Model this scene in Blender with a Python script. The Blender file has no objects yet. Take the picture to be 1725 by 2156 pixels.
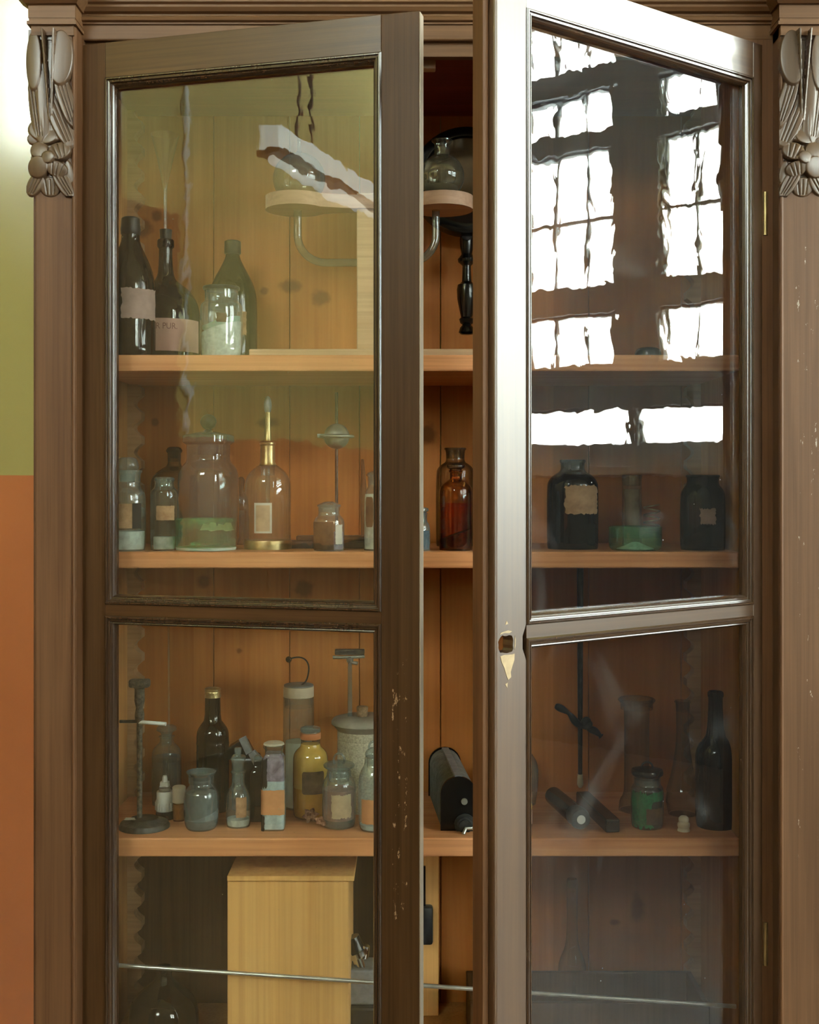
import bpy, bmesh, math, random
from mathutils import Vector, Matrix
random.seed(7)
sc = bpy.context.scene
COL = sc.collection
PI = math.pi
# ------------------------------------------------------------------ camera, sky, exposure
FP, EYE, D0, CX, HY = 2553.0, 1.55, 2.244, 862.5, 1019.0
cd = bpy.data.cameras.new('camera'); cam = bpy.data.objects.new('camera', cd); COL.objects.link(cam)
cam.location = (0, -D0, EYE); cam.rotation_euler = (PI/2, 0, 0)
cd.sensor_fit = 'VERTICAL'; cd.sensor_height = 36.0; cd.lens = 36*FP/2156; cd.shift_y = -(1078-HY)/2156
cd.clip_start = 0.05; cd.clip_end = 300
sc.camera = cam
w = bpy.data.worlds.new('sky'); sc.world = w; w.use_nodes = True
bg = w.node_tree.nodes['Background']; bg.inputs[0].default_value = (0.86, 0.95, 0.90, 1); bg.inputs[1].default_value = 17.0
sc.view_settings.view_transform = 'Standard'; sc.view_settings.look = 'None'
sc.view_settings.gamma = 1; sc.view_settings.use_curve_mapping = False
sc.view_settings.exposure = 1.6
sc.cycles.max_bounces = 10; sc.cycles.diffuse_bounces = 4; sc.cycles.glossy_bounces = 5
sc.cycles.transparent_max_bounces = 40; sc.cycles.transmission_bounces = 6
sc.cycles.sample_clamp_indirect = 6.0; sc.cycles.caustics_reflective = False; sc.cycles.caustics_refractive = False

def portal(name, loc, xdir, up, sx, sy):
    l = bpy.data.lights.new(name, 'AREA'); l.shape = 'RECTANGLE'; l.size = sx; l.size_y = sy
    l.cycles.is_portal = True
    o = bpy.data.objects.new(name, l); COL.objects.link(o)
    x = Vector(xdir).normalized(); y = Vector(up).normalized(); z = x.cross(y)
    o.matrix_world = Matrix((( x.x, y.x, z.x, loc[0]), (x.y, y.y, z.y, loc[1]), (x.z, y.z, z.z, loc[2]), (0,0,0,1)))
    return o

# ------------------------------------------------------------------ helpers
def P(px, py, Y):
    d = D0+Y
    return Vector(((px-CX)*d/FP, Y, EYE-(py-HY)*d/FP))
def S(n, Y): return n*(D0+Y)/FP

def empty(name, loc=(0,0,0), rz=0, parent=None):
    o = bpy.data.objects.new(name, None); COL.objects.link(o)
    o.location = loc; o.rotation_euler = (0,0,rz); o.empty_display_size = .02
    if parent: o.parent = parent
    return o
def tag(o, label=None, cat=None, group=None, kind=None):
    if label: o['label'] = label
    if cat: o['category'] = cat
    if group: o['group'] = group
    if kind: o['kind'] = kind
    return o
def mk(name, bm, mats, parent=None, smooth=True, loc=(0,0,0), rz=0, angle=40):
    bmesh.ops.recalc_face_normals(bm, faces=bm.faces[:])
    me = bpy.data.meshes.new(name); bm.to_mesh(me); bm.free()
    for m in (mats if isinstance(mats, (list, tuple)) else [mats]): me.materials.append(m)
    if smooth:
        for p in me.polygons: p.use_smooth = True
        try: me.set_sharp_from_angle(angle=math.radians(angle))
        except Exception: pass
    o = bpy.data.objects.new(name, me); COL.objects.link(o)
    o.location = loc; o.rotation_euler = (0,0,rz)
    if parent: o.parent = parent
    return o
def box(bm, x0, x1, y0, y1, z0, z1, bev=0.0, mi=0, M=None):
    r = bmesh.ops.create_cube(bm, size=1.0)
    vs = r['verts']
    for v in vs:
        v.co = Vector(((x0+x1)/2+v.co.x*(x1-x0), (y0+y1)/2+v.co.y*(y1-y0), (z0+z1)/2+v.co.z*(z1-z0)))
    fs = set(f for v in vs for f in v.link_faces)
    for f in fs: f.material_index = mi
    if M is not None:
        for v in vs: v.co = M @ v.co
    if bev > 0:
        es = set(e for v in vs for e in v.link_edges)
        rr = bmesh.ops.bevel(bm, geom=list(es), offset=bev, segments=2, affect='EDGES', profile=.5)
        for f in rr['faces']: f.material_index = mi
    return vs
def B(*a, **k):
    bm = bmesh.new(); box(bm, *a, **k); return bm
def lathe(bm, prof, n=40, mi=0, M=None, c=(0,0,0), sq=None):
    """prof: (r, z) list; sq: superellipse exponent for square bottles"""
    rings = []
    for r, z in prof:
        if r < 1e-6:
            v = bm.verts.new((c[0], c[1], c[2]+z)); rings.append([v])
        else:
            ring = []
            for i in range(n):
                a = 2*PI*i/n
                ca, sa = math.cos(a), math.sin(a)
                k = 1.0
                if sq: k = 1/((abs(ca)**sq+abs(sa)**sq)**(1/sq))
                ring.append(bm.verts.new((c[0]+r*k*ca, c[1]+r*k*sa, c[2]+z)))
            rings.append(ring)
    fs = []
    for a, b in zip(rings, rings[1:]):
        if len(a) == 1 and len(b) == 1: continue
        for i in range(n):
            j = (i+1) % n
            if len(a) == 1: f = bm.faces.new((a[0], b[i], b[j]))
            elif len(b) == 1: f = bm.faces.new((a[i], b[0], a[j]))
            else: f = bm.faces.new((a[i], b[i], b[j], a[j]))
            f.material_index = mi; fs.append(f)
    if M is not None:
        for r in rings:
            for v in r: v.co = M @ v.co
    return rings
def L(prof, **k):
    bm = bmesh.new(); lathe(bm, prof, **k); return bm
def chaikin(p, it=2, closed=False):
    for _ in range(it):
        q = [] if closed else [p[0]]
        n = len(p)
        for i in range(n if closed else n-1):
            a, b = p[i], p[(i+1) % n]
            q.append(tuple(a[k]*.75+b[k]*.25 for k in range(len(a))))
            q.append(tuple(a[k]*.25+b[k]*.75 for k in range(len(a))))
        if not closed: q.append(p[-1])
        p = q
    return p
def tube(bm, pts, r, n=12, mi=0, cap=True):
    pts = [Vector(p) for p in pts]
    rings = []
    up = None
    for i, p in enumerate(pts):
        t = (pts[min(i+1, len(pts)-1)]-pts[max(i-1, 0)]).normalized()
        if up is None:
            up = Vector((0,0,1)) if abs(t.z) < .9 else Vector((1,0,0))
        x = up.cross(t).normalized(); y = t.cross(x).normalized(); up = y
        rr = r[i] if isinstance(r, (list, tuple)) else r
        rings.append([bm.verts.new(p+x*rr*math.cos(2*PI*k/n)+y*rr*math.sin(2*PI*k/n)) for k in range(n)])
    for a, b in zip(rings, rings[1:]):
        for k in range(n):
            f = bm.faces.new((a[k], a[(k+1) % n], b[(k+1) % n], b[k])); f.material_index = mi
    if cap:
        for rg in (rings[0], rings[-1]):
            f = bm.faces.new(rg); f.material_index = mi
def T(pts, r, n=12, **k):
    bm = bmesh.new(); tube(bm, pts, r, n, **k); return bm
def extrude_poly(bm, pts, vec, mi=0):
    """pts 3D loop, extruded by vec"""
    a = [bm.verts.new(p) for p in pts]; b = [bm.verts.new(Vector(p)+Vector(vec)) for p in pts]
    fs = [bm.faces.new(a), bm.faces.new(b[::-1])]
    for i in range(len(a)):
        j = (i+1) % len(a); fs.append(bm.faces.new((a[i], a[j], b[j], b[i])))
    for f in fs: f.material_index = mi
    return a+b
def ball(bm, c, r, n=20, sc3=(1,1,1), mi=0):
    pr = [(r*math.sin(PI*i/12), -r*math.cos(PI*i/12)) for i in range(13)]
    pr[0] = (0, -r); pr[-1] = (0, r)
    M = Matrix.Translation(c) @ Matrix.Diagonal((*sc3, 1))
    lathe(bm, pr, n=n, mi=mi, M=M)

# ------------------------------------------------------------------ materials
def newmat(name):
    m = bpy.data.materials.new(name); m.use_nodes = True
    nt = m.node_tree; nt.nodes.clear()
    out = nt.nodes.new('ShaderNodeOutputMaterial')
    return m, nt, out
class G:
    def __init__(s, nt): s.nt = nt
    def n(s, typ, **kw):
        nd = s.nt.nodes.new(typ)
        for k, v in kw.items():
            if k.startswith('_'): setattr(nd, k[1:], v)
        return nd
    def l(s, a, b): s.nt.links.new(a, b)
    def math(s, op, a, b=None, c=None, clamp=False):
        nd = s.nt.nodes.new('ShaderNodeMath'); nd.operation = op; nd.use_clamp = clamp
        for i, v in enumerate((a, b, c)):
            if v is None: continue
            if isinstance(v, (int, float)): nd.inputs[i].default_value = v
            else: s.l(v, nd.inputs[i])
        return nd.outputs[0]
    def mix(s, f, a, b, blend='MIX'):
        nd = s.nt.nodes.new('ShaderNodeMix'); nd.data_type = 'RGBA'; nd.blend_type = blend
        for i, v in ((0, f), (6, a), (7, b)):
            if isinstance(v, (int, float)): nd.inputs[i].default_value = v
            elif isinstance(v, (tuple, list)): nd.inputs[i].default_value = (*v[:3], 1)
            else: s.l(v, nd.inputs[i])
        return nd.outputs[2]
    def coord(s, scale=(1,1,1), loc=(0,0,0)):
        tc = s.nt.nodes.new('ShaderNodeTexCoord'); mp = s.nt.nodes.new('ShaderNodeMapping')
        mp.inputs['Scale'].default_value = scale; mp.inputs['Location'].default_value = loc
        s.l(tc.outputs['Object'], mp.inputs['Vector']); return mp.outputs[0]
    def noise(s, vec, scale=5, detail=4, rough=.55, dist=0):
        nd = s.nt.nodes.new('ShaderNodeTexNoise')
        nd.inputs['Scale'].default_value = scale; nd.inputs['Detail'].default_value = detail
        nd.inputs['Roughness'].default_value = rough; nd.inputs['Distortion'].default_value = dist
        s.l(vec, nd.inputs['Vector']); return nd.outputs[0]
    def ramp(s, f, stops):
        nd = s.nt.nodes.new('ShaderNodeValToRGB'); r = nd.color_ramp
        while len(r.elements) < len(stops): r.elements.new(.5)
        for e, (p, c) in zip(r.elements, stops):
            e.position = p; e.color = (*c, 1) if isinstance(c, (tuple, list)) else (c, c, c, 1)
        s.l(f, nd.inputs[0]); return nd.outputs[0]
    def bump(s, h, dist, strength=1.0):
        nd = s.nt.nodes.new('ShaderNodeBump'); nd.inputs['Strength'].default_value = strength
        nd.inputs['Distance'].default_value = dist; s.l(h, nd.inputs['Height']); return nd.outputs[0]
    def bsdf(s, out, col, rough=.5, metal=0, spec=.5, normal=None, **kw):
        b = s.nt.nodes.new('ShaderNodeBsdfPrincipled')
        for k, v in (('Base Color', col), ('Roughness', rough), ('Metallic', metal), ('Specular IOR Level', spec)):
            if isinstance(v, (tuple, list)): b.inputs[k].default_value = (*v[:3], 1)
            elif isinstance(v, (int, float)): b.inputs[k].default_value = v
            else: s.l(v, b.inputs[k])
        for k, v in kw.items(): b.inputs[k.replace('_', ' ')].default_value = v
        if normal is not None: s.l(normal, b.inputs['Normal'])
        s.l(b.outputs[0], out.inputs[0]); return b

def wood(name, c1, c2, rough=.4, axis='z', fine=1.0, spec=.5, board=None, knots=(), wear=None, c3=None, coat=0, crough=.14):
    m, nt, out = newmat(name); g = G(nt)
    big = 26*fine; sm = 1.6*fine
    sc3 = {'z': (big, big, sm), 'x': (sm, big, big), 'y': (big, sm, big)}[axis]
    v = g.coord(sc3)
    if board:   # boards along x get shifted grain and tone
        tc = nt.nodes.new('ShaderNodeTexCoord'); sx = nt.nodes.new('ShaderNodeSeparateXYZ'); g.l(tc.outputs['Object'], sx.inputs[0])
        bi = g.math('FLOOR', g.math('DIVIDE', sx.outputs[0], board))
        wn = nt.nodes.new('ShaderNodeTexWhiteNoise'); wn.noise_dimensions = '1D'; g.l(bi, wn.inputs['W'])
        cm = nt.nodes.new('ShaderNodeCombineXYZ'); g.l(g.math('MULTIPLY', wn.outputs[0], 50), cm.inputs[2])
        va = nt.nodes.new('ShaderNodeVectorMath'); va.operation = 'ADD'; g.l(v, va.inputs[0]); g.l(cm.outputs[0], va.inputs[1]); v = va.outputs[0]
    n1 = g.noise(v, 1.0, 5, .6, .6)
    v2 = g.coord(tuple(q*(7 if q > 10 else 1.6) for q in sc3))
    n2 = g.noise(v2, 1.0, 3, .6, .1)
    v3 = g.coord((2.5,2.5,2.0)); n3 = g.noise(v3, 1.3, 3, .5)
    col = g.ramp(n1, [(.3, c1), (.68, c2)])
    col = g.mix(.16 if board else .3, col, g.ramp(n2, [(.3, tuple(q*.45 for q in c1)), (.6, c2)]), 'MIX')
    col = g.mix(g.math('MULTIPLY', g.ramp(n3, [(.25, 0.0), (.8, 1.0)]), .40), col, c3 or tuple(q*.62 for q in c1))
    if board: col = g.mix(g.math('MULTIPLY', wn.outputs[0], .5), col, tuple(q*.6 for q in c1))
    if knots:
        tc = nt.nodes.new('ShaderNodeTexCoord'); acc = None
        nz = g.noise(g.coord((1,1,1)), 45, 3, .6)
        for (kx, kz, kr, ks) in knots:
            sb = nt.nodes.new('ShaderNodeVectorMath'); sb.operation = 'SUBTRACT'; g.l(tc.outputs['Object'], sb.inputs[0]); sb.inputs[1].default_value = (kx, 0, kz)
            mu = nt.nodes.new('ShaderNodeVectorMath'); mu.operation = 'MULTIPLY'; g.l(sb.outputs[0], mu.inputs[0]); mu.inputs[1].default_value = (1/kr, 0, ks/kr)
            ln = nt.nodes.new('ShaderNodeVectorMath'); ln.operation = 'LENGTH'; g.l(mu.outputs[0], ln.inputs[0])
            dd = g.math('ADD', ln.outputs['Value'], g.math('MULTIPLY', g.math('SUBTRACT', nz, .5), 1.6))
            mr = nt.nodes.new('ShaderNodeMapRange'); mr.interpolation_type = 'SMOOTHSTEP'
            mr.inputs[1].default_value = .55; mr.inputs[2].default_value = 1.5; mr.inputs[3].default_value = 1; mr.inputs[4].default_value = 0
            g.l(dd, mr.inputs[0]); acc = mr.outputs[0] if acc is None else g.math('MAXIMUM', acc, mr.outputs[0])
        col = g.mix(g.math('MULTIPLY', acc, .62), col, tuple(q*.22 for q in c1))
    if wear:    # (x0,x1,z0,z1,color,threshold) region of chipped varnish
        tc = nt.nodes.new('ShaderNodeTexCoord'); sx = nt.nodes.new('ShaderNodeSeparateXYZ'); g.l(tc.outputs['Object'], sx.inputs[0])
        x0, x1, z0, z1, wc, th = wear
        def win(s_, a, b, sf):
            u = g.math('DIVIDE', g.math('SUBTRACT', s_, a), sf, clamp=True)
            q = g.math('DIVIDE', g.math('SUBTRACT', b, s_), sf, clamp=True)
            return g.math('MULTIPLY', u, q)
        reg = g.math('MULTIPLY', win(sx.outputs[0], x0, x1, .012), win(sx.outputs[2], z0, z1, .08))
        nw = g.noise(g.coord((90,90,30)), 1.0, 6, .75)
        f = g.math('GREATER_THAN', g.math('MULTIPLY', nw, reg), th)
        col = g.mix(g.math('MULTIPLY', f, .8), col, wc)
    nr = g.noise(g.coord((6,6,3)), 1.0, 3)
    ro = g.math('ADD', g.math('MULTIPLY', nr, .08), rough-.04)
    bm_ = g.bump(n2, .0006, .35)
    b = g.bsdf(out, col, ro, 0, spec, bm_)
    if coat: b.inputs['Coat Weight'].default_value = coat; b.inputs['Coat Roughness'].default_value = crough; b.inputs['Coat IOR'].default_value = 1.85
    return m

def plain(name, c, rough=.5, metal=0, spec=.5, var=.25, scale=30, bump=.0, c2=None):
    m, nt, out = newmat(name); g = G(nt)
    n = g.noise(g.coord(), scale, 4, .6)
    col = g.mix(g.ramp(n, [(.35, 0.0), (.65, 1.0)]), c, c2 or tuple(q*(1-var) for q in c))
    g.bsdf(out, col, rough, metal, spec, g.bump(n, .002, bump) if bump else None)
    return m

def glass(name, tint=(.93,.97,.95), edge=(.45,.52,.48), dust=.08, dcol=(.6,.62,.56), rough=.03, refl=1.0, thick=2.2, dscale=25, dust_lo=.3):
    """single-wall bottle glass: tinted see-through, clear gloss, a film of dust"""
    m, nt, out = newmat(name); g = G(nt)
    lw = nt.nodes.new('ShaderNodeLayerWeight'); lw.inputs[0].default_value = .5
    f = lw.outputs['Facing']
    e = g.math('POWER', f, thick)
    col = g.mix(e, tint, edge)
    tr = nt.nodes.new('ShaderNodeBsdfTransparent'); g.l(col, tr.inputs[0])
    gl = nt.nodes.new('ShaderNodeBsdfAnisotropic') if False else nt.nodes.new('ShaderNodeBsdfGlossy'); gl.inputs['Roughness'].default_value = rough
    fr = g.math('ADD', g.math('MULTIPLY', g.math('POWER', f, 5.0), .8), .05*refl, clamp=True)
    mx = nt.nodes.new('ShaderNodeMixShader'); g.l(fr, mx.inputs[0]); g.l(tr.outputs[0], mx.inputs[1]); g.l(gl.outputs[0], mx.inputs[2])
    df = nt.nodes.new('ShaderNodeBsdfDiffuse'); df.inputs[0].default_value = (*dcol, 1)
    n = g.noise(g.coord(), dscale, 5, .65)
    dz = g.math('MULTIPLY', g.ramp(n, [(.3, dust_lo), (.75, 1.0)]), dust)
    mx2 = nt.nodes.new('ShaderNodeMixShader'); g.l(dz, mx2.inputs[0]); g.l(mx.outputs[0], mx2.inputs[1]); g.l(df.outputs[0], mx2.inputs[2])
    g.l(mx2.outputs[0], out.inputs[0]); return m

def pane_glass(name, dust=.04, dcol=(.5,.5,.5), smear=0.0, wave=1.0, refl=.055, tint=(.97,.98,.96)):
    m, nt, out = newmat(name); g = G(nt)
    tr = nt.nodes.new('ShaderNodeBsdfTransparent'); tr.inputs[0].default_value = (*tint, 1)
    lw = nt.nodes.new('ShaderNodeLayerWeight'); lw.inputs[0].default_value = .5
    fr = g.math('ADD', g.math('MULTIPLY', g.math('POWER', lw.outputs['Facing'], 4.0), .9), refl, clamp=True)
    h = g.noise(g.coord((9,9,7)), 1.0, 2, .45, 1.2)
    h2 = g.noise(g.coord((38,38,22)), 1.0, 1, .4, .8)
    hh = g.math('ADD', h, g.math('MULTIPLY', h2, .16))
    bp = g.bump(hh, .00022*wave, 1.0)
    gl = nt.nodes.new('ShaderNodeBsdfGlossy'); gl.inputs['Roughness'].default_value = .0; g.l(bp, gl.inputs['Normal'])
    mx = nt.nodes.new('ShaderNodeMixShader'); g.l(fr, mx.inputs[0]); g.l(tr.outputs[0], mx.inputs[1]); g.l(gl.outputs[0], mx.inputs[2])
    df = nt.nodes.new('ShaderNodeBsdfDiffuse'); df.inputs[0].default_value = (*dcol, 1)
    n = g.noise(g.coord((5,5,4)), 1.0, 5, .6, .6)
    ns = g.noise(g.coord((3,3,3)), 1.0, 3, .55, 2.2)
    sw = g.ramp(ns, [(.58, 0.0), (.76, 1.0)])
    dz = g.math('ADD', g.math('MULTIPLY', g.ramp(n, [(.3, .5), (.7, 1.0)]), dust), g.math('MULTIPLY', sw, smear))
    # speckles of dirt
    vo = nt.nodes.new('ShaderNodeTexVoronoi'); vo.inputs['Scale'].default_value = 34; g.l(g.coord(), vo.inputs['Vector'])
    sp = g.math('LESS_THAN', vo.outputs['Distance'], .035)
    wn = g.math('GREATER_THAN', g.math('FRACT', g.math('MULTIPLY', nt_sep(g, vo.outputs['Color']), 7.3)), .86)
    dz = g.math('ADD', dz, g.math('MULTIPLY', g.math('MULTIPLY', sp, wn), .5), clamp=True)
    mx2 = nt.nodes.new('ShaderNodeMixShader'); g.l(dz, mx2.inputs[0]); g.l(mx.outputs[0], mx2.inputs[1]); g.l(df.outputs[0], mx2.inputs[2])
    g.l(mx2.outputs[0], out.inputs[0]); return m
def nt_sep(g, c):
    s = g.nt.nodes.new('ShaderNodeSeparateColor'); g.l(c, s.inputs[0]); return s.outputs[0]

def powder(name, c, c2=None, scale=60):
    m, nt, out = newmat(name); g = G(nt)
    n = g.noise(g.coord(), scale, 5, .65, .4)
    col = g.mix(g.ramp(n, [(.38, 0.0), (.62, 1.0)]), c, c2 or tuple(q*.6 for q in c))
    g.bsdf(out, col, .9, 0, .1, g.bump(n, .003, .4)); return m

def liquid(name, tint, rough=.05):
    m, nt, out = newmat(name); g = G(nt)
    tr = nt.nodes.new('ShaderNodeBsdfTransparent'); lw = nt.nodes.new('ShaderNodeLayerWeight'); lw.inputs[0].default_value = .5
    col = g.mix(g.math('POWER', lw.outputs['Facing'], 2.0), tint, tuple(q*q for q in tint)); g.l(col, tr.inputs[0])
    gl = nt.nodes.new('ShaderNodeBsdfGlossy'); gl.inputs['Roughness'].default_value = rough
    mx = nt.nodes.new('ShaderNodeMixShader'); mx.inputs[0].default_value = .04; g.l(tr.outputs[0], mx.inputs[1]); g.l(gl.outputs[0], mx.inputs[2])
    g.l(mx.outputs[0], out.inputs[0]); return m

# door and carcass wood
DW1, DW2 = (.058,.024,.008), (.115,.056,.021)
M = {}
M['door_v'] = wood('varnished_wood_upright', DW1, DW2, .42, 'z', spec=.2, coat=.0, wear=(.590,.640,.72,1.34,(.55,.36,.22),.60))
M['door_vr'] = wood('varnished_wood_upright_polished', DW1, DW2, .42, 'z', spec=.75, coat=.55, crough=.40)
M['door_h'] = wood('varnished_wood_rail', DW1, DW2, .30, 'x', spec=.35, coat=.08, crough=.25)
M['door_hr'] = wood('varnished_wood_rail_polished', DW1, DW2, .34, 'x', spec=1.0, coat=1.0, crough=.22)
M['mould'] = wood('moulding_wood', (.035,.016,.007), (.075,.038,.018), .26, 'z', spec=.6, coat=.35, crough=.2)
M['edge'] = wood('pale_door_edge', (.42,.33,.25), (.6,.5,.4), .4, 'z')
M['carc'] = wood('cabinet_wood', (.10,.042,.016), (.175,.082,.036), .5, 'z', spec=.28)
M['carc_r'] = wood('cabinet_wood_chipped', (.10,.046,.02), (.175,.088,.044), .46, 'z', spec=.35, wear=(.69,.76,.7,2.1,(.46,.40,.33),.66))
M['carc_h'] = wood('cabinet_wood_crosswise', (.115,.052,.020), (.20,.10,.044), .48, 'x', spec=.3)
M['carve'] = wood('carved_wood', (.070,.038,.018), (.125,.07,.036), .38, 'z', fine=.7, spec=.6, coat=.12, crough=.3)
def KN(px, py, r, s=1.0): p = P(px, py, .40); return (p.x, p.z, r, s)
M['pine_b'] = wood('pine_boards', (.46,.145,.026), (.62,.245,.058), .6, 'z', fine=.8, board=.157, spec=.25,
    knots=[KN(612,604,.022,1.6), KN(678,628,.018,1.1), KN(556,612,.008), KN(902,915,.017,.8), KN(300,480,.02), KN(330,455,.012), KN(327,888,.008), KN(565,890,.02,1.8),
           KN(1342,1915,.014,.5), KN(1296,1942,.011,1.6), KN(640,1240,.018), KN(430,1225,.014), KN(503,1370,.006)])
M['pine_s'] = wood('pine_shelf', (.58,.215,.075), (.80,.39,.18), .5, 'x', fine=.8, spec=.3, c3=(.46,.15,.045))
M['pine_side'] = wood('pine_side', (.42,.18,.05), (.58,.30,.10), .6, 'z', spec=.25)
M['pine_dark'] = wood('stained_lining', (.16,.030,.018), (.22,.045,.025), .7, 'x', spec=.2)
M['dark_board'] = wood('dark_wood_and_shade', (.085,.040,.014), (.13,.065,.026), .6, 'z', spec=.2)  # dark furniture wood; doubles as painted shade on the lower back
M['rack'] = wood('rack_wood', (.34,.18,.08), (.48,.28,.14), .6, 'x')
M['pale'] = wood('plywood', (.74,.38,.12), (.86,.52,.20), .6, 'z', fine=.5, spec=.2, c3=(.62,.33,.10))
M['planed'] = wood('planed_stand_wood', (.50,.30,.16), (.66,.45,.28), .55, 'x', fine=.7, spec=.3)
M['clay'] = wood('painted_pinkish_wood', (.50,.30,.20), (.60,.38,.26), .6, 'x', fine=.7, spec=.3)
M['paneL'] = pane_glass('left_door_glass', dust=.028, dcol=(.66,.52,.30), wave=1.0, refl=.062)
M['paneR'] = pane_glass('right_door_glass', dust=.007, dcol=(.55,.55,.56), smear=.04, wave=1.0, refl=.06, tint=(.79,.80,.80))  # dark tint stands for the shade inside the cabinet behind this door
M['black'] = plain('black_lacquer', (.006,.006,.006), .22, 0, .6)
M['iron'] = plain('black_iron', (.035,.035,.035), .45, .4, .5, .5, 60, .3)
M['iron_dull'] = plain('dusty_iron', (.06,.06,.055), .45, .3, .5, .6, 90, .5)
M['rust'] = plain('mottled_old_iron', (.15,.13,.10), .7, .2, .4, .75, 160, .6)
M['steel'] = plain('bright_steel', (.80,.84,.84), .35, .9)
M['brass'] = plain('old_brass', (.55,.42,.2), .35, .9, .5, .4)
M['chrome'] = plain('chrome', (.75,.8,.82), .15, 1.0)
M['white'] = plain('white_plastic', (.72,.74,.70), .35, 0, .5, .1)
M['cream'] = plain('cream_ceramic', (.62,.54,.40), .35, 0, .5, .15)
M['cork'] = plain('cork', (.40,.26,.15), .8, 0, .2, .4, 200, .5)
M['band'] = plain('orange_wax_band', (.62,.22,.08), .5, 0, .4, .2)
M['stone'] = plain('speckled_stoneware', (.52,.47,.34), .4, 0, .5, .45, 260, .1)
M['lidclay'] = plain('grey_clay_lid', (.36,.32,.26), .6, 0, .3, .25)
M['lampglow'] = None
M['rib'] = plain('highlighted_black_ribs', (.24,.25,.24), .45, .2, .5, .4, 60)  # ribs lightened in colour to stand for their grey highlights
M['cap'] = plain('black_rubber_cap', (.012,.012,.012), .4, 0, .4)
M['greycap'] = plain('dusty_rubber_cap', (.05,.045,.035), .55, 0, .4, .4, 80)
M['grey'] = plain('grey_paint', (.25,.26,.27), .5, 0, .4, .3, 60)
M['greymetal'] = plain('zinc_ball', (.32,.31,.27), .45, .5, .5, .3)
M['mirror'] = plain('mirror_silver', (.20,.16,.13), .12, .9)
M['purple'] = powder('violet_powder', (.42,.36,.48), (.20,.15,.22), 40)
M['lblue'] = powder('pale_blue_powder', (.60,.74,.78), (.44,.55,.60), 70)
M['yellow'] = powder('yellow_powder', (.80,.50,.11), (.70,.40,.06), 8)
M['yellow2'] = powder('ochre_powder', (.62,.30,.03), (.54,.25,.02), 12)
M['rustpod'] = powder('rusty_dry_husk', (.42,.22,.14), (.14,.05,.025), 140)
M['palegreen'] = powder('pale_green_crust', (.34,.52,.42), (.5,.56,.5), 40)
M['green'] = powder('green_powder', (.03,.30,.11), (.02,.17,.07), 160)
M['wpow'] = powder('white_powder', (.78,.82,.78), (.55,.58,.54), 60)
M['gpow'] = powder('grey_white_crust', (.50,.53,.47), (.26,.28,.24), 22)
M['pink'] = powder('pinkish_powder', (.36,.18,.14), (.24,.12,.10), 50)
M['darkpow'] = powder('dark_contents', (.03,.022,.016), (.012,.01,.008), 50)
M['tanpow'] = powder('tan_contents', (.36,.24,.12), (.24,.14,.06), 50)
M['bluepow'] = powder('blue_grey_contents', (.09,.13,.17), (.03,.05,.08), 40)
M['amberliq'] = liquid('amber_liquid', (.98,.50,.12))
M['sedim'] = powder('dark_sediment', (.06,.018,.012), (.025,.010,.010), 70)
M['brownliq'] = liquid('brown_liquid', (.16,.09,.05))
M['greenliq'] = liquid('pale_green_liquid', (.68,.86,.70))
M['lab_pink'] = plain('pink_paper', (.56,.34,.27), .8, 0, .2, .15, 12)
M['lab_mauve'] = plain('mauve_paper', (.40,.28,.24), .8, 0, .2, .2, 40)
M['lab_tan'] = plain('tan_paper', (.46,.28,.15), .8, 0, .2, .25, 50, 0, (.30,.17,.09))
M['lab_orange'] = plain('orange_paper', (.56,.27,.12), .8, 0, .2, .2, 30)
M['lab_cream'] = plain('cream_paper', (.50,.38,.24), .8, 0, .2, .2, 60)
M['lab_white'] = plain('white_paper', (.55,.54,.46), .8, 0, .2, .15, 30)
M['lab_brown'] = plain('brown_paper', (.16,.10,.055), .7, 0, .3, .5, 25, 0, (.05,.03,.02))
M['lab_black'] = plain('black_paper', (.02,.016,.012), .6, 0, .3, .3, 20)
M['ink'] = plain('faded_ink', (.26,.13,.10), .8, 0, .2)
M['g_clear'] = glass('clear_glass', (.90,.94,.92), (.30,.36,.33), dust=.07, refl=1.6)
M['g_dusty'] = glass('dusty_clear_glass', (.88,.92,.90), (.28,.34,.32), dust=.16, dcol=(.66,.76,.74), refl=2.0)
M['g_thin'] = glass('thin_clear_glass', (.94,.95,.93), (.45,.48,.42), dust=.05, dcol=(.6,.62,.5), thick=2.2, refl=2.2)
M['g_green'] = glass('greenish_glass', (.66,.92,.74), (.16,.48,.26), dust=.14, dcol=(.42,.66,.48), refl=1.8)
M['g_amber'] = glass('amber_glass', (.98,.70,.36), (.10,.035,.012), dust=.015, dcol=(.4,.36,.3), thick=1.3)
M['g_brown'] = glass('dark_brown_glass', (.055,.022,.010), (.004,.002,.001), dust=.012, dcol=(.3,.26,.2), thick=1.2)
M['g_olive'] = glass('olive_brown_glass', (.16,.12,.05), (.02,.015,.008), dust=.05, dcol=(.30,.27,.18), thick=1.2)
M['g_grey'] = glass('smoky_grey_glass', (.42,.48,.50), (.06,.08,.09), dust=.17, dcol=(.44,.54,.56), thick=1.6, refl=2.0)
M['g_blue'] = glass('dark_blue_glass', (.10,.15,.22), (.01,.02,.03), dust=.10, dcol=(.3,.38,.42), thick=1.4)
M['g_clear2'] = glass('dim_clear_glass', (.86,.86,.82), (.30,.30,.27), dust=.03, dcol=(.4,.38,.32))
M['g_smoke'] = glass('smoked_glass', (.76,.72,.62), (.10,.09,.07), dust=.03, dcol=(.35,.33,.28), thick=1.4)
M['g_flask'] = glass('flask_glass', (.74,.75,.66), (.16,.16,.11), dust=.16, dcol=(.44,.44,.36), thick=2.0, refl=2.0)
M['g_stop'] = glass('stopper_glass', (.75,.82,.80), (.30,.36,.34), dust=.2, dcol=(.6,.68,.66), refl=1.5)

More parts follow.
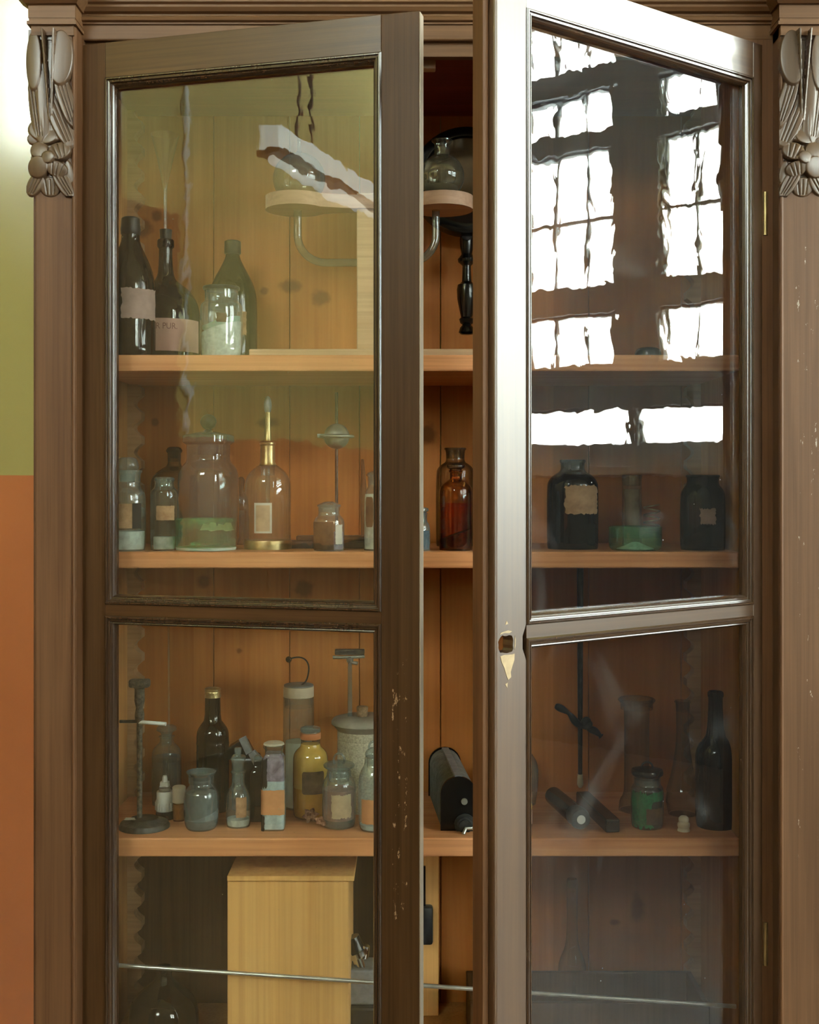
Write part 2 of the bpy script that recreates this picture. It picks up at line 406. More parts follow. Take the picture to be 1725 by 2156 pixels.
# ------------------------------------------------------------------ the room
def wallpaint(name, up, low, zb, rough=.13):
    m, nt, out = newmat(name); g = G(nt)
    geo = nt.nodes.new('ShaderNodeNewGeometry'); sx = nt.nodes.new('ShaderNodeSeparateXYZ'); g.l(geo.outputs['Position'], sx.inputs[0])
    n = g.noise(g.coord(), 3.0, 5, .6); nf = g.noise(g.coord((60,60,60)), 1.0, 3, .6)
    z = g.math('ADD', sx.outputs[2], g.math('MULTIPLY', g.math('SUBTRACT', n, .5), .006))
    f = g.math('GREATER_THAN', z, zb)
    a = g.mix(g.ramp(n, [(.3, 0.0), (.7, 1.0)]), low, tuple(q*.86 for q in low))
    b = g.mix(g.ramp(n, [(.3, 0.0), (.7, 1.0)]), up, tuple(q*.93 for q in up))
    col = g.mix(f, a, b)
    g.bsdf(out, col, rough, 0, .6 if rough < .3 else .2, g.bump(nf, .0002, .3)); return m
M['wall'] = wallpaint('olive_and_terracotta_wall', (.50,.45,.17), (.66,.24,.095), 1.569)
M['wall2'] = wallpaint('olive_and_terracotta_room_wall', (.60,.50,.18), (.58,.20,.065), 1.83, .75)
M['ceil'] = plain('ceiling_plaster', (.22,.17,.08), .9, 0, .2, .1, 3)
M['floor'] = wood('floor_boards', (.09,.05,.03), (.17,.10,.06), .4, 'y', board=.14)
M['frame'] = wood('dark_window_timber', (.34,.37,.40), (.45,.48,.51), .6, 'z')
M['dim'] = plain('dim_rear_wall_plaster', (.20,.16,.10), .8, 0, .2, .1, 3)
CEIL = 5.7; LX = -3.6; BY = -6.6
def S_(name, bm, m, **k):
    o = mk(name, bm, m, smooth=False, **k); o['kind'] = 'structure'; return o
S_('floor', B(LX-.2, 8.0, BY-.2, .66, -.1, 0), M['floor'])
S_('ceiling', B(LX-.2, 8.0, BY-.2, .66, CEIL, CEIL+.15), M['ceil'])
S_('wall_back', B(LX-.2, 6.0, .46, .66, 0, CEIL), M['wall'])
S_('wall_left', B(LX-.2, LX, BY, .46, 0, CEIL), M['wall2'])
def wall_with_holes(name, org, ud, L0, H, thick, holes, mat):
    """wall in the (u, z) plane; ud the unit direction, thickness away from the room (n = left-hand side)"""
    us = sorted(set([0, L0]+[h[0] for h in holes]+[h[1] for h in holes])); zs = sorted(set([0, H]+[h[2] for h in holes]+[h[3] for h in holes]))
    bm = bmesh.new()
    for i in range(len(us)-1):
        for j in range(len(zs)-1):
            um, zm = (us[i]+us[i+1])/2, (zs[j]+zs[j+1])/2
            if any(h[0] < um < h[1] and h[2] < zm < h[3] for h in holes): continue
            box(bm, us[i], us[i+1], 0, thick, zs[j], zs[j+1])
    bmesh.ops.remove_doubles(bm, verts=bm.verts[:], dist=1e-5)
    o = S_(name, bm, mat); o.location = (org[0], org[1], 0); o.rotation_euler = (0,0,math.atan2(ud[1], ud[0])); return o
# rear wall with a tall window high on the left
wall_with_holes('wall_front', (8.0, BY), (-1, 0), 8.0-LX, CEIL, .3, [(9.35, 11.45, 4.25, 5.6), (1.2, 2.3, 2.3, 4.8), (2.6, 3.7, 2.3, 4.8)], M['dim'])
# window wall: mirrored from the right door (see camera set-up): plane through Q with inner normal NI
NI = Vector((-.936,-.353,0)); UD = Vector((.353,-.936,0)).normalized()      # from the cabinet wall towards the rear
NI = Vector((UD.y, -UD.x, 0)).normalized()
Q = Vector((5.37,-.91,0))
o_ = Q - UD*((Q.y-.46)/UD.y)                                                  # corner at the cabinet wall
DR = math.radians(35.9)
CV = Vector((-1.684,.079,0)); AX = Vector((.951,-.312,0)); LT = Vector((.311,.951,0))
def W(px, py):
    d = AX+LT*((px-CX)/FP)+Vector((0,0,-(py-HY)/FP))
    s = (o_-CV).dot(NI)/Vector((d.x,d.y,0)).dot(NI)
    p = CV+d*s
    return (Vector((p.x,p.y,0))-o_).dot(UD), p.z+EYE
ua, ub = W(1300,500)[0], W(1107,500)[0]; uc, ud_ = W(1585,500)[0], W(1397,500)[0]
PER = (ub-ud_); PW = ub-ua

M['dark_wains'] = wood('dark_wainscot', (.030,.022,.016), (.05,.038,.028), .6, 'z')
cols = [(.60+.93*k, 1.235+.93*k) for k in range(7)]
rows = [(1.773,1.998), (2.245,2.560), (2.715,3.535), (3.640,3.885), (4.020,5.45)]
holes = []
for k, (a, b) in enumerate(cols):
    holes.append((a-.10 if k else a-.02, b+.15, *rows[0]))
    for r in rows[1:]: holes.append((a, b, *r))
WALL_R = wall_with_holes('wall_right', (o_.x, o_.y), (UD.x, UD.y), 7.7, CEIL, .10, holes, M['frame'])
RZ = math.atan2(UD.y, UD.x)
M['wpane'] = glass('window_pane_glass', (.98,.99,.98), (.9,.93,.91), dust=.0, refl=.6)
for k, (a, b) in enumerate(cols):
    bm = bmesh.new()
    for ri, (z0, z1) in enumerate(rows):
        aa, bb = (a-.10 if k else a-.02, b+.15) if ri == 0 else (a, b)
        y0, y1 = .045, .085
        t = .014
        for q in ((aa,aa+t,z0,z1),(bb-t,bb,z0,z1),(aa,bb,z0,z0+t),(aa,bb,z1-t,z1)): box(bm, q[0], q[1], y0, y1, q[2], q[3])
        if ri:
            for j in (1, 2): box(bm, a+(b-a)*j/3-.009, a+(b-a)*j/3+.009, y0+.01, y1-.01, z0, z1)
            if z1-z0 > .6:
                nb = 2 if z1-z0 < 1 else 4
                for j in range(1, nb): box(bm, a, b, y0+.012, y1-.012, z0+(z1-z0)*j/nb-.009, z0+(z1-z0)*j/nb+.009)
    o = S_('window_%d' % (k+1), bm, M['frame']); o.location = (o_.x, o_.y, 0); o.rotation_euler = (0,0,RZ)
    bm = bmesh.new()
    for ri, (z0, z1) in enumerate(rows):
        aa, bb = (a-.10 if k else a-.02, b+.15) if ri == 0 else (a, b)
        box(bm, aa+.012, bb-.012, .062, .066, z0+.012, z1-.012)
    mk('window_glass', bm, M['wpane'], o, smooth=False)
s_ = S_('trim_1', B(.3, 7.5, -.10, 0, 1.60, 1.655, bev=.006), M['frame']); s_.location = (o_.x, o_.y, 0); s_.rotation_euler = (0,0,RZ)
c = o_+UD*3.6-NI*.0
portal('daylight_opening', (c.x+NI.x*.02, c.y+NI.y*.02, 3.61), -UD, (0,0,1), 6.7, 3.8)
w2 = S_('trim_2', B(.0, 7.5, -.03, 0, 0.0, 1.59), M['dark_wains']); w2.location = (o_.x, o_.y, 0); w2.rotation_euler = (0,0,RZ)
# window high in the rear wall
bm = bmesh.new()
for j in range(5): box(bm, -3.45+2.1*j/4-.02, -3.45+2.1*j/4+.02, BY-.12, BY-.07, 4.25, 5.6)
for j in range(4): box(bm, -3.45, -1.35, BY-.115, BY-.075, 4.25+1.35*j/3-.02, 4.25+1.35*j/3+.02)
o = S_('window_8', bm, M['frame']); mk('window_glass', B(-3.45, -1.35, BY-.10, BY-.095, 4.25, 5.6), M['wpane'], o, smooth=False)
portal('daylight_rear', (-2.4, BY+.02, 4.92), (-1,0,0), (0,0,1), 2.1, 1.35)
for k, x0 in enumerate((4.3, 5.7)):  # two unseen rear windows, added and placed to light the cabinet interior
    bm = bmesh.new()
    for j in range(4): box(bm, x0+1.1*j/3-.02, x0+1.1*j/3+.02, BY-.12, BY-.07, 2.3, 4.8)
    for j in range(6): box(bm, x0, x0+1.1, BY-.115, BY-.075, 2.3+2.5*j/5-.02, 2.3+2.5*j/5+.02)
    o = S_('window_%d' % (9+k), bm, M['frame']); mk('window_glass', B(x0, x0+1.1, BY-.10, BY-.095, 2.3, 4.8), M['wpane'], o, smooth=False)
    portal('daylight_rear', (x0+.55, BY+.02, 3.55), (-1,0,0), (0,0,1), 1.1, 2.5)

# ------------------------------------------------------------------ the cabinet
CAB = empty('display_cabinet', (0,0,0))
tag(CAB, 'tall dark-stained display cabinet with two open glazed doors and carved corbels', 'cabinet')
XL, XR, YB = -.605, .625, .40
ZS = [EYE+272*2.294/FP, EYE-143*2.294/FP, EYE-746*2.294/FP, .42]      # shelf tops
# back boards with joints that can be seen
edges_px = [278, 450, 610, 757, 928, 1085, 1240, 1435]
bx = [XL-.01]+[P(px, 0, YB).x for px in edges_px[1:]]+[XR+.01]
bm = bmesh.new()
for a, b in zip(bx, bx[1:]): box(bm, a+.0008, b-.0008, YB, YB+.018, .36, 2.40, bev=.0012)
mk('back_panel', bm, M['pine_b'], CAB, smooth=False)
o = mk('lower_shade_board', B(XL+.001, .02, YB-.006, YB-.001, .421, ZS[2]-.04), M['dark_board'], CAB, smooth=False); o['label'] = 'dark board lining the bottom left, shade put into its colour'  # dark colour stands for the shade deep in the bottom compartment
mk('side_panel', B(XL-.02, XL, .03, YB, .36, 2.40), M['pine_side'], CAB, smooth=False)
mk('side_panel', B(XR, XR+.02, .03, YB, .36, 2.40), M['pine_side'], CAB, smooth=False)
mk('outer_side', B(-.685, -.665, -.035, .45, .0, 2.52), M['carc'], CAB, smooth=False)
mk('outer_side', B(.735, .752, -.035, .45, .0, 2.52), M['carc'], CAB, smooth=False)
mk('top_panel', B(XL, XR, .03, YB, 2.352, 2.372), M['pine_dark'], CAB, smooth=False)
mk('bottom_panel', B(XL, XR, .02, YB, .395, .42), M['pine_side'], CAB, smooth=False)
mk('plinth', B(-.66, .73, -.02, .0, 0, .40), M['carc_h'], CAB, smooth=False)
mk('lintel', B(XL, XR, .012, .03, 2.345, 2.40), M['carc_h'], CAB, smooth=False)
for z in ZS[:3]:
    h = .031 if z > 1 else .035
    bm = B(XL+.001, XR-.001, .05, YB-.002, z-h, z, bev=.003)
    o = mk('shelf', bm, M['pine_s'], CAB, smooth=False)
# notched shelf racks in the rear corners
def rack(x0, sgn, y0, y1):
    pts = [(x0, .44)]
    z = .44; per = .052
    out = [(x0+sgn*.010, .44)]
    zz = .44
    prof = []
    while zz < 2.33:
        prof += [(.030, zz), (.030, zz+.016)]
        for i in range(7):
            a = PI*i/6
            prof.append((.030-.016*math.sin(a), zz+.016+.036*i/6))
        zz += per
    pts = [(x0, .44)]+[(x0+sgn*d, z_) for d, z_ in prof]+[(x0, zz)]
    bm = bmesh.new(); extrude_poly(bm, [(x, y0, z_) for x, z_ in pts], (0, y1-y0, 0))
    return bm
# racks are broken at the shelves: build full height, shelves rest in the notches
for x0, sg in ((XL, 1), (XR, -1)):
    mk('shelf_rack', rack(x0, sg, YB-.045, YB-.012), M['rack'], CAB, smooth=False)
# pilasters
def pilaster(x0, x1):
    o = mk('pilaster', B(x0, x1, -.04, .03, 0, 2.405, bev=.0025), M['carc'] if x0 < 0 else M['carc_r'], CAB, smooth=False)
    bead = mk('edge_bead', T([(x1-.004 if x0 < 0 else x0+.004, -.041, 0.01), (x1-.004 if x0 < 0 else x0+.004, -.041, 2.40)], .0035, 8), M['carc'], o)
    return o
pL = pilaster(-.681, -.606); pR = pilaster(.672, .752)
# inner frame edges next to the doors
mk('stile', B(-.612, XL+.002, -.002, .03, .38, 2.372), M['carc'], CAB, smooth=False)
mk('stile', B(XR-.002, .676, -.002, .03, .38, 2.372), M['carc'], CAB, smooth=False)
# capitals: stacked mouldings going round the front and both sides
def capital(o, x0, x1, name='capital'):
    bm = bmesh.new()
    lay = [(2.362,2.380,.010,.010),(2.380,2.386,.016,.016),(2.386,2.392,.013,.013),(2.392,2.416,.014,.014),(2.416,2.420,.018,.02),(2.420,2.430,.022,.026),(2.430,2.436,.030,.036),(2.436,2.447,.034,.044),(2.447,2.470,.050,.07),(2.470,2.56,.062,.085)]
    for i, (z0, z1, ex, ey) in enumerate(lay):
        nx = lay[i+1][2] if i in (4,5,7) else ex; ny = lay[i+1][3] if i in (4,5,7) else ey
        r = [bm.verts.new(p) for p in ((x0-ex,-.04-ey,z0),(x1+ex,-.04-ey,z0),(x1+ex,.03,z0),(x0-ex,.03,z0),(x0-nx,-.04-ny,z1),(x1+nx,-.04-ny,z1),(x1+nx,.03,z1),(x0-nx,.03,z1))]
        for f in ((0,1,5,4),(1,2,6,5),(2,3,7,6),(3,0,4,7),(4,5,6,7),(0,3,2,1)): bm.faces.new([r[k] for k in f])
    return mk(name, bm, M['carc_h'], o, smooth=False)
capital(pL, -.675, -.618); capital(pR, .682, .745)
# header between the capitals, its profile run along x
prof = [(.03,2.371),(0,2.371),(-.002,2.373),(-.002,2.398),(-.006,2.399),(-.006,2.402),(-.012,2.404),(-.014,2.409),(-.010,2.413),(-.010,2.416),(-.018,2.418),(-.024,2.424),(-.024,2.428),(-.030,2.431),(-.030,2.445),(-.034,2.448),(-.05,2.47),(-.05,2.56),(.03,2.56)]
bm = bmesh.new(); extrude_poly(bm, [(-.608, y, z) for y, z in prof], (1.282, 0, 0)); mk('cornice', bm, M['carc_h'], CAB, smooth=False)
mk('cornice_board', B(-.76, .84, -.13, .45, 2.56, 2.60), M['carc_h'], CAB, smooth=False)
# carved corbels as one height-mapped carving each
def corbel(o, px0, seed, mirror=False):
    k = 2.204/FP
    # cx, cy, rx, ry, turn, base, height, side tilt, length tilt, veins
    E = [(-2,118,36,118,0,0,5,0,0,0), (-33,64,18,66,0,2,10,.12,.02,0), (24,58,27,62,2,6,9,-.10,.03,0), (33,140,17,72,-17,3,9,-.2,.02,1),
         (22,186,22,68,-22,1,8,-.15,.03,1), (-28,160,17,84,-7,1,8,.15,.02,1), (-12,150,14,92,-3,3,7,-.1,0,0), (-3,206,45,30,0,0,7,0,.10,2),
         (-7,222,24,17,0,1,8,.1,.15,0), (-36,226,13,13,0,0,6,0,0,0), (30,224,15,13,0,0,6,0,0,0),
         (-22,252,20,19,20,3,9,.12,.10,0), (21,254,25,20,-18,4,10,-.10,.12,1), (-24,288,23,24,10,4,11,.15,-.12,0), (16,292,23,17,15,5,9,-.12,-.10,1), (-1,268,15,14,-20,11,8,.1,.1,0),
         (-32,322,17,28,28,0,7,.1,-.08,1), (0,328,23,21,0,0,6,0,-.1,1), (27,318,15,42,-30,2,8,-.15,-.02,1), (40,296,9,26,-12,0,6,0,0,0), (0,275,42,60,0,0,2,0,0,0)]
    nx, nz = 100, 330
    x0, x1, z0, z1 = -56, 50, -6, 352
    H = {}
    def hh(x, y):
        best = 0.0
        for (cx, cy, rx, ry, rot, b_, am, tu, tv, gr) in E:
            a = math.radians(rot); dx, dy = x-cx, y-cy
            u = dx*math.cos(a)+dy*math.sin(a); v = -dx*math.sin(a)+dy*math.cos(a)
            q = (u/rx)**2+(v/ry)**2
            if q < 1:
                t = 1-q
                h = b_+am*(.72*min(1.0, t*5)**.5+.28*math.sqrt(t))+tu*u+tv*v
                if gr:
                    for k_ in (-.38, 0, .38):
                        dd_ = abs(u/rx-k_*(1-.3*v/ry))
                        if dd_ < .10 and abs(v) < ry*.75: h -= (1-dd_/.10)*2.2
                if h > best: best = h
        # the two raised ribs running down to a point
        for s in (-1, 1):
            if 2 < y < 190:
                xc = 1+s*(10*(1-y/190)+1.5)
                d = abs(x-xc)
                if d < 3.2: best = max(best, 24*(1-y/260)+3*math.sqrt(1-(d/3.2)**2))
                if s == 1 and abs(x-1) < 10*(1-y/190) : best = min(best, 9) if best else best
        if y < 20 and abs(x) < 46: best = max(best, 6)
        if y < 2 or y > 348: best = 0 if y < -2 or y > 348 else best
        return best
    bm = bmesh.new()
    vt, vb = {}, {}
    def pos(i, j, h): 
        X = px0*k+(x0+(x1-x0)*i/nx)*k*(-1 if mirror else 1)
        return (X, -.0395-h*k*1.15, 2.372-(z0+(z1-z0)*j/nz)*k)
    for i in range(nx+1):
        for j in range(nz+1): H[i,j] = hh(x0+(x1-x0)*i/nx, z0+(z1-z0)*j/nz)
    def gv(d, i, j, h):
        if (i,j) not in d: d[i,j] = bm.verts.new(pos(i,j,h))
        return d[i,j]
    for i in range(nx):
        for j in range(nz):
            c4 = [(i,j),(i+1,j),(i+1,j+1),(i,j+1)]
            if max(H[c] for c in c4) <= 0: continue
            bm.faces.new([gv(vt, *c, H[c]) for c in c4])
    return mk('carved_corbel', bm, M['carve'], o, angle=50)
corbel(pL, (107-CX), 1); corbel(pR, (1689-CX), 2, True)

# ---- the two glazed doors
DZ0, DZ1, DT = .40, 2.362, .024
def sweep_rect(bm, x0, x1, z0, z1, prof):
    """moulding profile (inset, depth) swept round a rectangular opening with mitred corners"""
    R = []
    for ins, dep in prof:
        R.append([bm.verts.new(p) for p in ((x0+ins,dep,z0+ins),(x1-ins,dep,z0+ins),(x1-ins,dep,z1-ins),(x0+ins,dep,z1-ins))])
    n = len(R)
    for a in range(n):
        b = (a+1) % n
        for q in range(4): bm.faces.new((R[a][q], R[a][(q+1) % 4], R[b][(q+1) % 4], R[b][q]))
MP = [(-.0005,-.001),(.002,-.0035),(.004,-.0035),(.0052,0.0),(.0065,.0002),(.0075,-.0015),(.0095,-.0012),(.011,.003),(.012,.0035),(.0135,.003),(.0155,.006),(.0172,.011),(.0172,.019),(-.0005,.019)]
def build_door(hx, rz, sgn, glassmat, hw, fw, wood_v, label):
    D = empty('door', (hx, 0, 0), rz, CAB); D['label'] = label
    Wd = .650
    # hinge stile, free stile in door coordinates (x away from hinge * sgn)
    def X(a, b): return (min(sgn*a, sgn*b), max(sgn*a, sgn*b))
    a, b = X(0, hw); mk('stile', B(a, b, 0, DT, DZ0, DZ1, bev=.0012), wood_v, D, smooth=False)
    fo = Wd-fw
    if sgn > 0:
        mk('stile', B(fo, Wd, 0, DT, DZ0, DZ1, bev=.0012), wood_v, D, smooth=False)
        mk('edge_strip', B(Wd, Wd+.0016, .001, DT-.001, DZ0, DZ1-.002), M['edge'], D, smooth=False)
    else:
        # free stile with the ragged lock hole cut right through it
        kh = (-.624, 1.302)
        bm = bmesh.new()
        ring = []
        rnd = random.Random(3)
        for i in range(22):
            t = 2*PI*i/22; cxx, szz = math.cos(t), math.sin(t)
            kq = 1/((abs(cxx)**4+abs(szz)**4)**.25)*(1+rnd.uniform(-.08,.08))
            ring.append((kh[0]+.0150*kq*cxx, kh[1]+.0135*kq*szz))
        z0, z1 = kh[1]-.03, kh[1]+.03
        box(bm, -Wd, -fo, 0, DT, DZ0, z0); box(bm, -Wd, -fo, 0, DT, z1, DZ1)
        outer = []
        for i in range(22):
            t = 2*PI*i/22; c_, s2 = math.cos(t), math.sin(t)
            q = min((.034 if c_ > 0 else .026)/max(abs(c_),1e-6), .03/max(abs(s2),1e-6))
            outer.append((kh[0]+c_*q, kh[1]+s2*q))
        for cr in ((-Wd,z0),(-fo,z0),(-fo,z1),(-Wd,z1)):
            i = min(range(22), key=lambda q: (outer[q][0]-cr[0])**2+(outer[q][1]-cr[1])**2); outer[i] = cr
        lay = []
        for y in (0, DT):
            lay.append(([bm.verts.new((p[0], y, p[1])) for p in ring], [bm.verts.new((max(-Wd,min(-fo,p[0])), y, max(z0,min(z1,p[1])))) for p in outer]))
        for i in range(22):
            j = (i+1) % 22
            bm.faces.new((lay[0][0][i],lay[0][0][j],lay[0][1][j],lay[0][1][i])); bm.faces.new((lay[1][0][i],lay[1][0][j],lay[1][1][j],lay[1][1][i]))
            bm.faces.new((lay[0][0][i],lay[0][0][j],lay[1][0][j],lay[1][0][i])); bm.faces.new((lay[0][1][i],lay[0][1][j],lay[1][1][j],lay[1][1][i]))
        st = mk('stile', bm, wood_v, D, smooth=False); st['label'] = 'free stile with a ragged lock hole'
        # bare splintered wood round and under the hole
        bm = bmesh.new()
        def chip(pts, th=.0007):
            extrude_poly(bm, [(kh[0]+x, -th, kh[1]+z) for x, z in pts], (0, th-.0001, 0))
        chip([(-.004,-.0165),(.012,-.017),(.017,-.016),(.0165,-.026),(.013,-.034),(.009,-.044),(.010,-.052),(.004,-.056),(.000,-.047),(-.004,-.036),(-.009,-.028),(-.012,-.018)])
        chip([(.0165,-.010),(.019,-.004),(.0195,.006),(.0175,.012),(.0178,.002)]); chip([(-.013,.0155),(-.004,.0175),(.006,.0165),(.012,.019),(.004,.021),(-.010,.0185)])
        chip([(-.002,.030),(.001,.036),(.004,.031)]); chip([(-.002,-.062),(.003,-.060),(.002,-.068)])
        mk('bare_wood_chip', bm, M['lab_cream'], D, smooth=False)
        # rebated meeting edge
        mk('edge_strip', B(-Wd-.012, -Wd, .010, .036, DZ0, DZ1, bev=.002), M['carc'], D, smooth=False)
        bm = bmesh.new(); tube(bm, [(-Wd+.003, -.001, DZ0), (-Wd+.003, -.001, DZ1)], .0035, 8); mk('bead', bm, wood_v, D)
    ra, rb = X(hw, fo)
    for (z0, z1) in ((2.297, DZ1), (1.3075, 1.3290), (DZ0, .47)):
        mk('rail', B(ra, rb, 0, DT, z0, z1, bev=.0008), M['door_h'] if sgn > 0 else M['door_hr'], D, smooth=False)
    for (z0, z1) in ((1.329, 2.297), (.47, 1.3075)):
        bm = bmesh.new(); sweep_rect(bm, ra, rb, z0, z1, MP); mk('moulding', bm, M['mould'], D, smooth=False)
        gp = mk('glass_pane', B(ra+.010, rb-.010, .0192, .0222, z0+.010, z1-.010), glassmat, D, smooth=False)
        bm = bmesh.new(); sweep_rect(bm, ra, rb, z0, z1, [(-.0005,.0224),(.012,.0224),(.009,.028),(-.0005,.028)]); 
    for z in (.7, 2.05):
        mk('hinge', T([(sgn*-.002, -.003, z-.04), (sgn*-.002, -.003, z+.04)], .0045, 10), M['brass'], D)
    return D
DL = build_door(-.612, -math.radians(14.65), 1, M['paneL'], .054, .068, M['door_v'], 'left glazed door, opened a little')
DRt = build_door(.655, DR, -1, M['paneR'], .029, .068, M['door_vr'], 'right glazed door, opened wide and reflecting the windows')

# ------------------------------------------------------------------ things on the shelves
Z1, Z2, Z3, Z4 = ZS
class Jar:
    """a vessel turned from its outline: prof = [(pixel row, half width in pixels)] from top to bottom at depth Y"""
    def __init__(s, name, label, cat, cx, Y, zs, prof, mat, n=48, it=2, sq=None, part='glass_body', open_=True, rz=0):
        s.Y, s.zs, s.cx, s.sq, s.n = Y, zs, cx, sq, n
        s.root = empty(name, (P(cx, 0, Y).x, Y, zs), rz); tag(s.root, label, cat)
        yb = s.row(0)
        q = [(S(h, Y), s.z(y)) for y, h in prof]
        q[-1] = (q[-1][0], 0.0)
        s.raw = chaikin(q, it)
        full = list(s.raw)
        if open_: full = [(max(full[0][0]-.0025, .002), full[0][1]-.022), (max(full[0][0]-.002, .002), full[0][1]-.001)]+full
        else: full = [(0, full[0][1])]+full
        full += [(full[-1][0]*.9, 0.0), (0, .0012)]
        s.body = mk(part, L(full, n=n, sq=sq), mat, s.root)
    def z(s, y): return P(0, y, s.Y).z-s.zs
    def row(s, z): return HY+(EYE-s.zs-z)*FP/(D0+s.Y)
    def r(s, z):
        p = s.raw
        for (r0, z0), (r1, z1) in zip(p, p[1:]):
            if z1 <= z <= z0 and z0 > z1: return r0+(r1-r0)*(z0-z)/(z0-z1)
        return p[-1][0]
    def fill(s, mat, top, bot=None, k=.94, name='contents', flat=True, tilt=0):
        z1 = s.z(top); z0 = .003 if bot is None else s.z(bot)
        N = 14; pr = [(0, z1)]+[(max(s.r(z1+(z0-z1)*i/N)*k-.0004, .001), z1+(z0-z1)*i/N) for i in range(N+1)]+[(0, z0)]
        bm = L(pr, n=s.n, sq=s.sq)
        if tilt:
            for v in bm.verts:
                if v.co.z > z0+(z1-z0)*.5: v.co.z += tilt*v.co.x*((v.co.z-z0)/(z1-z0))
        return mk(name, bm, mat, s.root)
    def lab(s, mat, x0, x1, y0, y1, ragged=0, name='paper_label', seed=1, dr=.0007, r=None, corner=0, parent=None):
        z1, z0 = s.z(y0), s.z(y1); rr = (r or s.r((z0+z1)/2))+dr; hw = rr*FP/(D0+s.Y)
        a = math.asin(max(-1, min(1, (x0-s.cx)/hw))); b = math.asin(max(-1, min(1, (x1-s.cx)/hw)))
        rnd = random.Random(seed); nx, nz = 22, 12
        bm = bmesh.new(); G0, G1 = [], []
        ed = lambda: rnd.uniform(0, ragged)
        L_, R_ = [ed() for _ in range(nz+1)], [ed() for _ in range(nz+1)]; T_, B_ = [ed() for _ in range(nx+1)], [ed() for _ in range(nx+1)]
        for j in range(nz+1):
            r0, r1 = [], []
            for i in range(nx+1):
                u = L_[j]+(1-L_[j]-R_[j])*i/nx; v = B_[i]+(1-B_[i]-T_[i])*j/nz
                if corner:
                    e = max(0, abs(u-.5)-(.5-corner))/corner; v = .5+(v-.5)*(1-corner*2*(1-math.sqrt(max(0,1-e*e))))
                ph = a+(b-a)*u; z = z0+(z1-z0)*v
                k = 1.0
                if s.sq: k = 1/((abs(math.sin(ph))**s.sq+abs(math.cos(ph))**s.sq)**(1/s.sq))
                r0.append(bm.verts.new((rr*k*math.sin(ph), -rr*k*math.cos(ph), z)))
                r1.append(bm.verts.new(((rr-.0004)*k*math.sin(ph), -(rr-.0004)*k*math.cos(ph), z)))
            G0.append(r0); G1.append(r1)
        for j in range(nz):
            for i in range(nx):
                bm.faces.new((G0[j][i],G0[j][i+1],G0[j+1][i+1],G0[j+1][i])); bm.faces.new((G1[j][i],G1[j][i+1],G1[j+1][i+1],G1[j+1][i]))
        for (p, q) in ([((0,i),(0,i+1)) for i in range(nx)]+[((nz,i),(nz,i+1)) for i in range(nx)]+[((j,0),(j+1,0)) for j in range(nz)]+[((j,nx),(j+1,nx)) for j in range(nz)]):
            bm.faces.new((G0[p[0]][p[1]],G0[q[0]][q[1]],G1[q[0]][q[1]],G1[p[0]][p[1]]))
        return mk(name, bm, mat, parent or s.root)
    def top(s, name, prof, mat, n=32, it=0, sq=None, dx=0, label=None, lift=.0):
        """turned part given as pixel rows and half widths"""
        q = [(S(h, s.Y), s.z(y)+lift) for y, h in prof]
        if it: q = chaikin(q, it)
        q = [(0, q[0][1])]+q+[(0, q[-1][1])]
        o = mk(name, L(q, n=n, sq=sq, c=(S(dx, s.Y), 0, 0)), mat, s.root)
        if label: o['label'] = label
        return o

# ---------------- top shelf
j = Jar('brown_bottle', 'tall dark brown bottle with black cap and torn mauve label, far left of top shelf', 'bottle', 275, .115, Z1,
    [(486,19),(500,19),(512,20),(530,28),(560,42),(590,50),(612,52),(640,52),(735,52),(747,50)], M['g_brown'])
j.top('cap', [(458,15),(461,19),(480,20.5),(483,21),(494,20),(497,17)], M['cap']); j.fill(M['darkpow'], 640)
j.lab(M['lab_mauve'], 266, 329, 612, 678, .05, seed=4)
j = Jar('ether_bottle', 'round-shouldered brown bottle with pink paper label and corked glass funnel', 'bottle', 349, .245, Z1,
    [(507,16.5),(518,17),(520,13.5),(560,14.5),(585,18),(596,28),(608,46),(625,60),(645,69),(670,72),(735,72),(748,70)], M['g_olive'])
j.top('neck_ring', [(505,16),(508,17.5),(520,17.5),(523,15)], M['g_brown'])
j.top('cork', [(484,13),(506,11.5),(522,11)], M['greycap'])
j.lab(M['lab_pink'], 300, 420.4, 679, 746, 0, name='paper_label', seed=9)
# the printed line on its label, wrapped round the glass
tc_ = bpy.data.curves.new('lettering', 'FONT'); tc_.body = 'ETHER PUR.'; tc_.size = .0175; tc_.space_character = 1.0
to = bpy.data.objects.new('lettering', tc_); COL.objects.link(to)
dg = bpy.context.evaluated_depsgraph_get(); me = bpy.data.meshes.new_from_object(to.evaluated_get(dg)); bpy.data.objects.remove(to)
bmt = bmesh.new(); bmt.from_mesh(me)
bmesh.ops.subdivide_edges(bmt, edges=[e for e in bmt.edges if e.calc_length() > .004], cuts=2)
rr = S(72, .245)+.0013; zc = j.z(701)
for v in bmt.verts:
    ph = (v.co.x-.052)/rr*.86+.05; v.co = Vector((rr*math.sin(ph), -rr*math.cos(ph), zc+v.co.y))
mk('printed_lettering', bmt, M['ink'], j.root, smooth=False)
